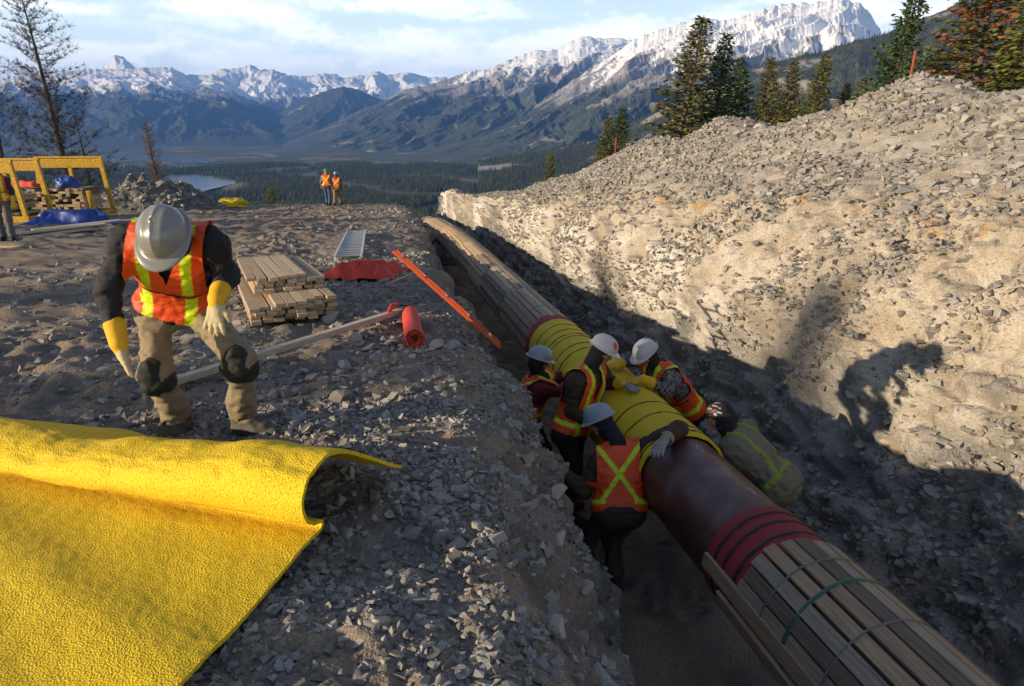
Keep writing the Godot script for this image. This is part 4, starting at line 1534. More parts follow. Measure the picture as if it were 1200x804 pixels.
func dead_tree(base: Vector3, top: Vector3, sd: int, nb: int, reach: float, twig: float, called: String, label: String, brown: Color, needle: float) -> void:
	var g := RandomNumberGenerator.new()
	g.seed = sd
	var t := thing(called, label, "tree", base)
	var d := top - base
	var h := d.length()
	var path := PackedVector3Array()
	var w := PackedFloat32Array()
	for k in 13:
		var f := k / 12.0
		path.append(d * f + Vector3(0.05 * sin(f * 5.0 + sd), 0, 0.06 * sin(f * 4.0)) * (h * 0.1))
		w.append(0.017 * h * (1.0 - f) + 0.012)
	part("trunk", tube(path, w, 8), M.dead_bark, t)
	var st := SurfaceTool.new()
	st.begin(Mesh.PRIMITIVE_TRIANGLES)
	var stick := func(p: Vector3, q: Vector3, r0: float, c: Color) -> void:
		var z := (q - p).normalized()
		var x := z.cross(Vector3(0.3, 0.8, 0.5)).normalized()
		var y := z.cross(x)
		for k in 3:
			var a := TAU * k / 3
			var b := TAU * (k + 1) / 3
			for v in [p + (x * cos(a) + y * sin(a)) * r0, q, p + (x * cos(b) + y * sin(b)) * r0]:
				st.set_color(c)
				st.add_vertex(v)
	for k in nb:
		var f := 0.10 + 0.88 * float(k) / nb
		var p := d * f
		var az := k * 2.4 + g.randf_range(-0.6, 0.6)
		var L := reach * h * (0.35 + 0.65 * pow(1.0 - f, 0.6)) * g.randf_range(0.45, 1.0)
		var dir := Vector3(cos(az), g.randf_range(-0.15, 0.35), sin(az)).normalized()
		var last := p
		var segs := 6
		var pts := [p]
		for s in segs:
			dir = (dir + Vector3(g.randfn(), g.randf_range(0.0, 1.5), g.randfn()) * 0.14).normalized()
			var q := last + dir * L / segs
			stick.call(last, q + dir * L / segs * 0.25, 0.016 * (1.0 - s / 7.0) * (h / 9.0) + 0.004, brown)
			last = q
			pts.append(q)
		for s in int(L * twig):
			var q: Vector3 = pts[g.randi_range(1, segs)]
			var td := (dir + Vector3(g.randfn(), g.randfn() * 0.6 + 0.35, g.randfn()) * 0.9).normalized()
			var e := q + td * L * g.randf_range(0.08, 0.26)
			stick.call(q, e, 0.006, brown)
			for m in int(needle):
				var q2 := q.lerp(e, g.randf())
				stick.call(q2, q2 + Vector3(g.randfn(), g.randfn() + 0.4, g.randfn()).normalized() * 0.11, 0.006, brown * g.randf_range(0.8, 1.3))
	st.generate_normals()
	part("branches", st.commit(), M.leaf, t)

func tree_px(ub: float, vb: float, ut: float, vt: float, d: float, hidden: float) -> Array:
	var b := at_depth(ub, vb, d)
	var t := at_depth(ut, vt, d)
	var down := (b - t).normalized()
	return [b + down * hidden, t]

func build_trees() -> void:
	M.leaf = vertex_mat(0.85)
	M.leaf.backlight_enabled = true
	M.leaf.backlight = Color(0.25, 0.28, 0.1)
	M.bark = mat(lin(0.09, 0.065, 0.045), 0.95)
	M.dead_bark = mat(lin(0.045, 0.036, 0.030), 0.95)
	var rust := Color(0.26, 0.085, 0.022)
	var kinds := []
	kinds.append([conifer_mesh(1, 0.26, Color(0.06, 0.078, 0.022), Color(0.17, 0.16, 0.04), rust, 0.05, 1.0), trunk_mesh(0.018, 0.0, 1)])
	kinds.append([conifer_mesh(2, 0.28, Color(0.035, 0.075, 0.028), Color(0.085, 0.14, 0.04), rust, 0.0, 1.1), trunk_mesh(0.018, 0.0, 2)])
	kinds.append([conifer_mesh(3, 0.22, Color(0.08, 0.10, 0.024), Color(0.18, 0.19, 0.04), rust, 0.0, 0.9), trunk_mesh(0.017, 0.0, 3)])
	kinds.append([conifer_mesh(4, 0.36, Color(0.06, 0.08, 0.02), Color(0.14, 0.15, 0.035), rust, 0.42, 0.9), trunk_mesh(0.022, 0.02, 4)])
	var list := [
		[800, 146, 825, 18, 20.0, 0, 1.15, "tall olive spruce with brown tip behind the spoil heap"],
		[838, 142, 852, 38, 20.5, 1, 1.0, "dark green spruce standing close beside the tall olive spruce"],
		[862, 138, 868, 66, 21.5, 1, 1.1, "shorter dark green spruce right of the paired spruces"],
		[898, 128, 904, 66, 20.0, 0, 1.0, "slim dull spruce between the dark pair and the bright one"],
		[925, 124, 932, 70, 19.5, 0, 1.1, "dull green spruce beside the slim one on the crest"],
		[955, 121, 970, 62, 18.5, 2, 1.15, "bright yellow green spruce behind the crest of rubble"],
		[1008, 114, 1015, 90, 18.0, 2, 1.2, "small young spruce near the white boulder on the crest"],
		[990, 112, 994, 98, 19.0, 0, 1.3, "tiny spruce poking up behind the white boulder"],
		[1040, 116, 1082, -26, 15.5, 1, 0.85, "tall leaning green spruce next to the red stake"],
		[1140, 112, 1168, -60, 13.0, 3, 1.25, "large spruce with rusty dead branches above the heap"],
		[1205, 122, 1216, -20, 11.5, 2, 1.25, "dense green spruce at the heap's high end"],
		[1180, 112, 1190, 40, 12.0, 2, 1.5, "low bushy green spruce under the rusty branches"],
		[1090, 100, 1096, 52, 16.5, 3, 1.4, "small rusty spruce behind the red stake"],
		[726, 174, 730, 126, 27.0, 1, 1.2, "small dark spruce far down the spoil heap"],
		[711, 176, 714, 136, 27.5, 0, 1.2, "small brownish spruce beside the small dark one"],
		[645, 196, 645, 178, 40.0, 2, 1.3, "lone little spruce beyond the heap's low end"],
		[318, 242, 318, 217, 41.0, 2, 1.2, "single small spruce past the end of the bench"]]
	for e in list:
		var bt := tree_px(e[0], e[1], e[2], e[3], e[4], 1.3)
		conifer(bt[0], bt[1], kinds[e[5]], "spruce_tree", e[7], "spruces behind the spoil heap" if e[0] > 600 else "", e[6])
	var m := tree_px(76, 190, 22, -14, 33.0, 2.6)
	dead_tree(m[0], m[1], 5, 150, 0.30, 26.0, "dead_tree", "tall leaning dead conifer with bare dark branches behind the rack", Color(0.040, 0.032, 0.026), 4.0)
	m = tree_px(4, 190, -16, 62, 31.0, 2.0)
	dead_tree(m[0], m[1], 8, 60, 0.34, 13.0, "dead_tree", "bare dead conifer at the back of the second rack", Color(0.05, 0.038, 0.03), 2.0)
	m = tree_px(100, 190, 88, 138, 33.0, 2.0)
	dead_tree(m[0], m[1], 11, 22, 0.22, 8.0, "dead_tree", "thin bare dead sapling beside the tall leaning dead tree", Color(0.07, 0.05, 0.04), 1.0)
	m = tree_px(186, 214, 169, 143, 39.0, 1.6)
	dead_tree(m[0], m[1], 14, 110, 0.17, 26.0, "dead_tree", "narrow brown conifer with dry twigs beyond the rock heap", Color(0.13, 0.075, 0.045), 4.0)
	# spruces added out of view to cast shade across the bench
	for e in [[-6.6, -15.0, 3.6], [-9.9, -20.0, 5.4], [-21.5, -22.0, 6.0], [-18.0, -24.0, 5.0], [-24.5, -21.0, 6.5], [-12.5, -23.0, 4.6], [-5.2, -62.0, 17.0], [-10.6, -64.0, 16.8]]:
		var p := Vector3(e[0] * 0.423 + e[1] * 0.906, 0, e[0] * 0.906 - e[1] * 0.423)
		p.y = bench_y(p.x, p.z) - 0.1
		conifer(p, p + Vector3(0, e[2], 0), kinds[1], "shade_spruce", "unseen spruce added to shade the bench", "unseen spruces added for shade", 1.25 if e[2] < 10.0 else 0.6)

# ---------------------------------------------------------------- people
# Bodies are one skin: tapered bones joined by a smooth minimum, meshed as surface nets.
class BodySkin:
	var V := PackedVector3Array()
	var N := PackedVector3Array()
	var C := PackedColorArray()
	var I := PackedInt32Array()
	func mesh() -> ArrayMesh:
		var arr := []
		arr.resize(Mesh.ARRAY_MAX)
		arr[Mesh.ARRAY_VERTEX] = V
		arr[Mesh.ARRAY_NORMAL] = N
		arr[Mesh.ARRAY_COLOR] = C
		arr[Mesh.ARRAY_INDEX] = I
		var m := ArrayMesh.new()
		m.add_surface_from_arrays(Mesh.PRIMITIVE_TRIANGLES, arr)
		return m

func bone(list: Array, a: Vector3, b: Vector3, ra: float, rb: float, c: int) -> void:
	list.append([a, b, ra, rb, c])

func nets(bones: Array, h: float, k: float, wr: float, ground: float, sk: BodySkin, colour: Callable, keep = null) -> void:
	var nb := bones.size()
	var A := PackedVector3Array()
	var BA := PackedVector3Array()
	var INV := PackedFloat32Array()
	var RA := PackedFloat32Array()
	var DR := PackedFloat32Array()
	var mn := Vector3.INF
	var mx := -Vector3.INF
	for b in bones:
		A.append(b[0])
		var ba: Vector3 = b[1] - b[0]
		BA.append(ba)
		INV.append(1.0 / maxf(ba.length_squared(), 1e-8))
		RA.append(b[2])
		DR.append(b[3] - b[2])
		var r := maxf(b[2], b[3]) + h * 3.0 + k * 0.3
		mn = mn.min(b[0] - Vector3.ONE * r).min(b[1] - Vector3.ONE * r)
		mx = mx.max(b[0] + Vector3.ONE * r).max(b[1] + Vector3.ONE * r)
	var B := 6
	var gx := int(ceil((mx.x - mn.x) / h / B)) * B + 1
	var gy := int(ceil((mx.y - mn.y) / h / B)) * B + 1
	var gz := int(ceil((mx.z - mn.z) / h / B)) * B + 1
	var D := PackedFloat32Array()
	D.resize(gx * gy * gz)
	D.fill(1.0)
	var sx := 1
	var sy := gx
	var sz := gx * gy
	var active := []
	var half := Vector3.ONE * (B * h * 0.5)
	var diag := half.length()
	for bz in (gz - 1) / B:
		for by in (gy - 1) / B:
			for bx in (gx - 1) / B:
				var c := mn + Vector3(bx, by, bz) * (B * h) + half
				var dm := 9.0
				var near := PackedInt32Array()
				for i in nb:
					var pa := c - A[i]
					var t := clampf(pa.dot(BA[i]) * INV[i], 0.0, 1.0)
					var d := (pa - BA[i] * t).length() - RA[i] - DR[i] * t
					if d < dm: dm = d
					if d < diag + k: near.append(i)
				if dm > diag + k * 0.6 + wr: continue
				var deep := dm < -diag - k - wr - 0.02 and c.y > ground + diag * 1.2
				if not deep: active.append(Vector3i(bx, by, bz))
				for z in B:
					for y in B:
						var base := (bz * B + z) * sz + (by * B + y) * sy + bx * B
						for x in B:
							if deep:
								D[base + x] = -1.0
								continue
							var p := mn + Vector3(bx * B + x, by * B + y, bz * B + z) * h
							var m := 9.0
							for i in near:
								var pa := p - A[i]
								var t := clampf(pa.dot(BA[i]) * INV[i], 0.0, 1.0)
								var d := (pa - BA[i] * t).length() - RA[i] - DR[i] * t
								var e := k - absf(d - m)
								m = minf(m, d)
								if e > 0.0: m -= e * e / k * 0.25
							if wr > 0.0 and absf(m) < h * 2.5:
								m += wr * (0.8 * n1.get_noise_3dv(p * 30.0) + 2.6 * absf(n1.get_noise_3dv(Vector3(p.x, p.y * 1.9, p.z) * 12.0 + Vector3(9, 4, 2))) - 0.55)
							D[base + x] = maxf(m, ground - p.y)
	# vertices
	var VI := PackedInt32Array()
	VI.resize(D.size())
	VI.fill(-1)
	var v0 := sk.V.size()
	var corner := [0, sx, sy, sx + sy, sz, sx + sz, sy + sz, sx + sy + sz]
	var offs := [Vector3(0, 0, 0), Vector3(1, 0, 0), Vector3(0, 1, 0), Vector3(1, 1, 0), Vector3(0, 0, 1), Vector3(1, 0, 1), Vector3(0, 1, 1), Vector3(1, 1, 1)]
	var edges := [[0, 1], [2, 3], [4, 5], [6, 7], [0, 2], [1, 3], [4, 6], [5, 7], [0, 4], [1, 5], [2, 6], [3, 7]]
	var cells := PackedInt32Array()
	for bl in active:
		for z in B:
			for y in B:
				for x in B:
					var gx_: int = bl.x * B + x
					var gy_: int = bl.y * B + y
					var gz_: int = bl.z * B + z
					if gx_ >= gx - 1 or gy_ >= gy - 1 or gz_ >= gz - 1: continue
					var i := gz_ * sz + gy_ * sy + gx_
					var neg := 0
					for cc in 8:
						if D[i + corner[cc]] < 0.0: neg += 1
					if neg == 0 or neg == 8: continue
					var acc := Vector3.ZERO
					var cnt := 0
					for e in edges:
						var da := D[i + corner[e[0]]]
						var db := D[i + corner[e[1]]]
						if (da < 0.0) != (db < 0.0):
							acc += offs[e[0]].lerp(offs[e[1]], da / (da - db))
							cnt += 1
					VI[i] = sk.V.size()
					cells.append(i)
					sk.V.append(mn + (Vector3(gx_, gy_, gz_) + acc / cnt) * h)
	var st := [sx, sy, sz]
	var tri := PackedInt32Array()
	for i in cells:
		for ax in 3:
			var u: int = st[(ax + 1) % 3]
			var v: int = st[(ax + 2) % 3]
			var s0 := D[i] < 0.0
			var s1 := D[i + st[ax]] < 0.0
			if s0 == s1 or i - u - v < 0: continue
			var a := VI[i]
			var b := VI[i - u]
			var c := VI[i - u - v]
			var d := VI[i - v]
			if a < 0 or b < 0 or c < 0 or d < 0: continue
			if s0: tri.append_array([a, c, b, a, d, c])
			else: tri.append_array([a, b, c, a, c, d])
	sk.N.resize(sk.V.size())
	for t in range(0, tri.size(), 3):
		var n := (sk.V[tri[t + 2]] - sk.V[tri[t]]).cross(sk.V[tri[t + 1]] - sk.V[tri[t]])
		sk.N[tri[t]] += n
		sk.N[tri[t + 1]] += n
		sk.N[tri[t + 2]] += n
	for v in range(v0, sk.V.size()):
		sk.N[v] = sk.N[v].normalized()
		var p := sk.V[v]
		var best := 9.0
		var bi := 0
		for i in nb:
			var pa := p - A[i]
			var t := clampf(pa.dot(BA[i]) * INV[i], 0.0, 1.0)
			var d := (pa - BA[i] * t).length() - RA[i] - DR[i] * t
			if d < best:
				best = d
				bi = bones[i][4]
		sk.C.append(colour.call(p, bi))
	if keep != null:
		for t in range(0, tri.size(), 3):
			if keep.call((sk.V[tri[t]] + sk.V[tri[t + 1]] + sk.V[tri[t + 2]]) / 3.0): sk.I.append_array([tri[t], tri[t + 1], tri[t + 2]])
	else:
		sk.I.append_array(tri)

func hand_bones(L: Array, w: Vector3, dir: Vector3, nrm: Vector3, curl: float, thick: float, c: int, side: float, spread := 0.16) -> void:
	# wrist, finger direction, palm normal (out of the palm)
	var f := dir.normalized()
	var n := (nrm - f * nrm.dot(f)).normalized()
	var x := f.cross(n) * side   # towards the thumb
	bone(L, w, w + f * 0.05 + x * 0.012, 0.030 * thick, 0.026 * thick, c)
	bone(L, w + f * 0.035 - x * 0.022, w + f * 0.085 - x * 0.028, 0.020 * thick, 0.016 * thick, c)
	bone(L, w + f * 0.035 + x * 0.020, w + f * 0.088 + x * 0.026, 0.021 * thick, 0.017 * thick, c)
	bone(L, w + f * 0.04, w + f * 0.09, 0.021 * thick, 0.017 * thick, c)
	for k in 4:
		var o := (1.5 - k) * 0.0225 * thick
		var ln: float = [0.072, 0.080, 0.074, 0.058][k]
		var d := (f + x * (1.5 - k) * spread).normalized()
		var p := w + f * 0.088 + x * o
		var r: float = [0.0105, 0.011, 0.0105, 0.0095][k] * thick
		for s in 3:
			var q: Vector3 = p + d * ln * [0.45, 0.32, 0.25][s]
			bone(L, p, q, r, r * 0.9, c + 1)
			p = q
			r *= 0.93
			d = (d + n * curl * [0.5, 0.75, 0.6][s]).normalized()
	var p1 := w + f * 0.030 + x * 0.030
	var p2 := p1 + (x * 0.75 + f * 0.6 + n * 0.15).normalized() * 0.042
	var p3 := p2 + (x * 0.25 + f * 1.0 + n * (0.15 + curl * 0.5)).normalized() * 0.036
	bone(L, p1, p2, 0.0155 * thick, 0.013 * thick, c)
	bone(L, p2, p3, 0.013 * thick, 0.011 * thick, c + 1)

func hat_mesh(sc: float) -> ArrayMesh:
	# shell with a centre ridge, a peak in front (+z) and a narrow brim all round
	var rows := 20
	var cols := 49
	var P := PackedVector3Array()
	for i in rows:
		for j in cols:
			var a := -TAU * j / (cols - 1)
			P.append(hat_point(float(i) / (rows - 6), a, i - (rows - 6)) * sc)
	return grid_mesh(P, PackedColorArray(), rows, cols, true)

func hat_point(t: float, a: float, lip: int) -> Vector3:
	var ph := minf(t, 1.0) * PI * 0.5
	var sn := pow(sin(ph), 0.82)
	var d := Vector3(sin(a) * sn * 0.113, cos(ph) * 0.125, cos(a) * sn * 0.140)
	d.y += 0.0055 * exp(-pow(d.x / 0.010, 2.0)) * smoothstep(0.015, 0.06, d.y) + 0.003 * exp(-pow((absf(d.x) - 0.045) / 0.008, 2.0)) * smoothstep(0.03, 0.07, d.y)
	if lip > 0:
		var front := pow(maxf(cos(a), 0.0), 1.6)
		var w: float = [0.006, 0.016, 0.020, 0.018, 0.004][mini(lip, 5) - 1] * (0.9 + 1.9 * front)
		var o := Vector3(sin(a), 0, cos(a)) * w
		d += o
		d.y += [-0.003, -0.008, -0.013, -0.017, -0.014][mini(lip, 5) - 1] * (1.0 + 0.5 * front) + 0.006 * absf(sin(a))
	return d

func hard_hat(root: Node3D, c: Vector3, up: Vector3, fwd: Vector3, m: Material, sc := 1.0) -> MeshInstance3D:
	var o := part("hard_hat", hat_mesh(sc), m, root)
	var z := (fwd - up * fwd.dot(up)).normalized()
	o.transform = Transform3D(Basis(up.cross(z), up, z), c)
	return o

func sticker(hat: Node3D, a0: float, a1: float, t0: float, t1: float, m: Material, called: String, round_ := false, sc := 1.0) -> void:
	var P := PackedVector3Array()
	for i in 9:
		for j in 9:
			var u := j / 8.0 * 2.0 - 1.0
			var v := i / 8.0 * 2.0 - 1.0
			if round_:
				var e := Vector2(u, v)
				var q := e.length()
				if q > 0.001:
					e = e / q * maxf(absf(u), absf(v))
				u = e.x
				v = e.y
			var p := hat_point(lerpf(t0, t1, v * 0.5 + 0.5), lerpf(a0, a1, u * 0.5 + 0.5), 0) * sc
			P.append(p * 1.012)
	part(called, grid_mesh(P, PackedColorArray(), 9, 9), m, hat)

func person(label: String, J: Dictionary, pal: Array, o: Dictionary) -> Node3D:
	# pal: 0 jacket, 1 trousers, 2 boots, 3 glove back, 4 glove fingers, 5 cuff, 6 skin, 7 hood, 8 dark, 9 knee pad
	var root := thing("person", label, "person", o.at, o.get("group", ""))
	var g := {}
	for k in J: g[k] = (J[k] - o.at) if not k in ["face", "up", "hl_dir", "hl_n", "hr_dir", "hr_n"] else J[k]
	var lat: Vector3 = (g.sl - g.sr).normalized()
	var spine: Vector3 = (g.neck - g.pelvis).normalized()
	lat = (lat - spine * lat.dot(spine)).normalized()
	var fwd: Vector3 = lat.cross(spine).normalized()
	var hip_w: Vector3 = J.get("hip", lat)
	hip_w = (hip_w - Vector3(0, hip_w.y * 0.6, 0)).normalized()
	if not g.has("hl"): g.hl = g.pelvis + hip_w * 0.095
	if not g.has("hr"): g.hr = g.pelvis - hip_w * 0.095
	var bulk: float = o.get("bulk", 1.0)
	var L := []
	var T := []   # torso bones, used again for the vest
	bone(T, g.hl + spine * 0.02, g.hr + spine * 0.02, 0.118 * bulk, 0.118 * bulk, 0)
	var mid: Vector3 = g.pelvis.lerp(g.neck, 0.5)
	bone(T, g.pelvis + lat * 0.055 + spine * 0.08, mid + lat * 0.065, 0.112 * bulk, 0.118 * bulk, 0)
	bone(T, g.pelvis - lat * 0.055 + spine * 0.08, mid - lat * 0.065, 0.112 * bulk, 0.118 * bulk, 0)
	var chest: Vector3 = g.neck - spine * 0.15 + fwd * 0.01
	bone(T, mid + lat * 0.065, chest + lat * 0.085, 0.118 * bulk, 0.112 * bulk, 0)
	bone(T, mid - lat * 0.065, chest - lat * 0.085, 0.118 * bulk, 0.112 * bulk, 0)
	bone(T, chest + lat * 0.09, chest - lat * 0.09, 0.112 * bulk, 0.112 * bulk, 0)
	bone(T, g.sl - spine * 0.02, g.sr - spine * 0.02, 0.072 * bulk, 0.072 * bulk, 0)
	bone(T, g.neck - spine * 0.06, g.neck + spine * 0.0, 0.090, 0.062, 0)
	L.append_array(T)
	bone(L, g.hl - spine * 0.0, g.hr - spine * 0.0, 0.118 * bulk, 0.118 * bulk, 1)
	var rump: Vector3 = g.pelvis - fwd * 0.04 - spine * 0.02
	bone(L, rump + hip_w * 0.06, rump - hip_w * 0.06, 0.115 * bulk, 0.115 * bulk, 1)
	for s in ["l", "r"]:
		var sh: Vector3 = g["s" + s]
		var el: Vector3 = g["e" + s]
		var w: Vector3 = g["w" + s]
		bone(L, sh, el, 0.071 * bulk, 0.062 * bulk, 0)
		bone(L, el, el.lerp(w, 0.62 if o.get("cuffs", true) else 0.9), 0.062 * bulk, 0.052 * bulk, 0)
		var hp: Vector3 = g["h" + s]
		var kn: Vector3 = g["k" + s]
		var an: Vector3 = g["a" + s]
		bone(L, hp, kn, 0.100 * bulk, 0.078, 1)
		bone(L, kn, an + (kn - an).normalized() * 0.10, 0.075, 0.066, 1)
		bone(L, an + (kn - an).normalized() * 0.13, an + (kn - an).normalized() * 0.085, 0.070, 0.074, 1)
		var toe: Vector3 = g["t" + s]
		var fd := toe - an
		fd.y = 0
		fd = fd.normalized()
		bone(L, an + Vector3(0, 0.02, 0), an + Vector3(0, -0.05, 0) - fd * 0.02, 0.054, 0.050, 2)
		bone(L, an + Vector3(0, -0.052, 0) - fd * 0.03, an + Vector3(0, -0.055, 0) + fd * 0.10, 0.044, 0.046, 2)
		bone(L, an + Vector3(0, -0.02, 0), an + Vector3(0, -0.058, 0) + fd * 0.12, 0.045, 0.044, 2)
		bone(L, an + Vector3(0, -0.052, 0) + fd * 0.10, an + Vector3(0, -0.060, 0) + fd * 0.205, 0.052, 0.042, 2)
		if o.get("pads", false):
			var kf: Vector3 = (fwd * 0.6 + Vector3(0, 0.0, 0.75)).normalized()
			bone(L, kn + kf * 0.046 + Vector3(0, 0.045, 0), kn + kf * 0.046 - Vector3(0, 0.055, 0), 0.050, 0.046, 9)
			bone(L, kn - Vector3(0, 0.05, 0) + hip_w * 0.03, kn - Vector3(0, 0.05, 0) - hip_w * 0.03, 0.060, 0.060, 9)
	var hd: Vector3 = g.head
	var up: Vector3 = J.up.normalized()
	var fc: Vector3 = J.face
	fc = (fc - up * fc.dot(up)).normalized()
	bone(L, g.neck - spine * 0.0, hd - up * 0.06, 0.072, 0.064, 7)
	bone(L, hd - up * 0.02 - fc * 0.02, hd + up * 0.03, 0.086, 0.088, 7)
	var pick_col := func(p: Vector3, i: int) -> Color:
		var c: Color = pal[i]
		if i == 0 and o.get("plaid", false):
			var ck := (int(floor(p.x * 44.0)) + int(floor(p.y * 44.0)) + int(floor(p.z * 44.0))) % 2
			return c if ck == 0 else Color(0.20, 0.20, 0.21)
		if i == 0 and o.get("stripes", false):
			var d: Vector3 = p - g.pelvis
			var y := d.dot(spine)
			if d.dot(fwd) < 0.04 and (absf(absf(d.dot(lat)) - 0.10) < 0.021 and y > 0.10 or absf(y - 0.10) < 0.022): return Color(0.24, 0.33, 0.03)
		if i == 0 and p.y < g.pelvis.y - 0.12 and (p - g.pelvis).dot(spine) < -0.03 and o.get("short", true): return pal[1]
		return c
	var sk := BodySkin.new()
	nets(L, o.get("cell", 0.017), 0.055, o.get("wrinkle", 0.010), o.get("ground", -9.0), sk, pick_col)
	# head, finer
	var H := []
	var rt := up.cross(fc)
	var hood: bool = o.get("hood", true)
	bone(H, hd + up * 0.035 - fc * 0.025, hd + up * 0.035 + fc * 0.02, 0.089, 0.084, 7)
	bone(H, hd - up * 0.03 - fc * 0.03, g.neck + spine * 0.015, 0.080, 0.080, 7 if hood else 6)
	bone(H, hd - up * 0.035 + fc * 0.035, hd - up * 0.07 + fc * 0.058, 0.058, 0.036, 6)
	bone(H, hd + up * 0.01 + fc * 0.045 + rt * 0.02, hd + up * 0.01 + fc * 0.045 - rt * 0.02, 0.054, 0.054, 6)
	bone(H, hd + up * 0.012 + fc * 0.096, hd - up * 0.022 + fc * 0.112, 0.010, 0.015, 6)
	bone(H, hd + up * 0.022 + fc * 0.088 + rt * 0.035, hd + up * 0.022 + fc * 0.088 - rt * 0.035, 0.014, 0.014, 6)
	bone(H, hd - up * 0.052 + fc * 0.089 + rt * 0.018, hd - up * 0.052 + fc * 0.089 - rt * 0.018, 0.009, 0.009, 10)
	for e in [-1.0, 1.0]:
		bone(H, hd + up * 0.006 + fc * 0.088 + rt * 0.031 * e, hd + up * 0.006 + fc * 0.088 + rt * 0.036 * e, 0.011, 0.011, 8)
		if not hood: bone(H, hd + rt * 0.082 * e + up * 0.015, hd + rt * 0.084 * e - up * 0.02, 0.017, 0.013, 6)
	nets(H, 0.007, 0.022, 0.0, -9.0, sk, pick_col)
	# gloved hands, finer
	for s in ["l", "r"]:
		var G := []
		var w: Vector3 = g["w" + s]
		var el: Vector3 = g["e" + s]
		var dir: Vector3 = J.get("h" + s + "_dir", w - el)
		var nn: Vector3 = J.get("h" + s + "_n", Vector3.DOWN)
		bone(G, w.lerp(el, 0.34 if o.get("cuffs", true) else 0.12), w, 0.060 * bulk, 0.044, 5)
		bone(G, w, w + dir.normalized() * 0.03, 0.040, 0.034, 5)
		hand_bones(G, w + dir.normalized() * 0.02, dir, nn, o.get("curl", 0.35), 1.12, 3, 1.0 if s == "l" else -1.0)
		nets(G, o.get("hand_cell", 0.006), 0.012, 0.0, -9.0, sk, pick_col)
	part("body", sk.mesh(), M.cloth, root)
	if o.has("vest"):
		for s in ["l", "r"]: bone(T, g["s" + s], g["s" + s].lerp(g["e" + s], 0.5), 0.071 * bulk, 0.067 * bulk, 0)
		vest(root, T, g, lat, spine, fwd, o)
	if o.has("hat"):
		var ht := hard_hat(root, hd + up * 0.055, up, fc, o.hat)
		if o.get("stick", 0) == 1: sticker(ht, -0.9, -0.35, 0.35, 0.75, M.logo_red, "logo", true)
		if o.get("stick", 0) == 2:
			sticker(ht, -2.05, -1.25, 0.35, 0.86, M.paper, "label")
			for q in [[-1.98, 0.62, 0.70], [-1.98, 0.74, 0.82]]: sticker(ht, q[0], q[0] + 0.16, q[1], q[2], M.strap, "print", false, 1.004)
			sticker(ht, -1.95, -1.35, 0.44, 0.47, M.print_grey, "print", false, 1.004)
	return root

func vest(root: Node3D, T: Array, g: Dictionary, lat: Vector3, spine: Vector3, fwd: Vector3, o: Dictionary) -> void:
	var fat := []
	for b in T: fat.append([b[0], b[1], b[2] + 0.026, b[3] + 0.026, 0])
	var ln: float = (g.neck - g.pelvis).length()
	var orange := Color(0.80, 0.085, 0.012)
	var lime := Color(0.62, 0.80, 0.015)
	var dark := Color(0.012, 0.012, 0.014)
	var style: int = o.vest
	var col := func(p: Vector3, _i: int) -> Color:
		var d: Vector3 = p - g.pelvis
		var x := d.dot(lat)
		var y := d.dot(spine) / ln
		var f := d.dot(fwd)
		var ax := absf(x)
		if style == 2:   # coverall stripes only
			pass
		if f > 0.0:
			if y > 0.40 and absf(ax - 0.105) < 0.027: return lime
			if absf(y - 0.36) < 0.016: return dark
			if y < 0.34 and absf(ax - 0.115) < 0.030: return lime
		else:
			var cross := absf(ax - absf(y - 0.52) * 0.42)
			if y > 0.16 and cross < 0.024: return lime
		if absf(y - 0.14) < 0.032 and ax > 0.12 and style == 1: return lime
		return orange
	var keep := func(p: Vector3) -> bool:
		var d: Vector3 = p - g.pelvis
		var x := absf(d.dot(lat))
		var y := d.dot(spine) / ln
		var f := d.dot(fwd)
		if y < float(o.get("hem", 0.0)): return false
		if x > 0.186 and y > 0.42: return false
		if f > 0.0 and y > 0.50 and x < (y - 0.50) * 0.17: return false
		if y > 0.95 and x < 0.072 and absf(f) < 0.12: return false
		return true
	var sk := BodySkin.new()
	nets(fat, o.get("vest_cell", 0.012), 0.055, 0.007, -9.0, sk, col, keep)
	part("safety_vest", sk.mesh(), M.vest, root)

func pq(s: float, q: float, h: float) -> Vector3:
	return wp(s, q, pipe_y(s) + h)

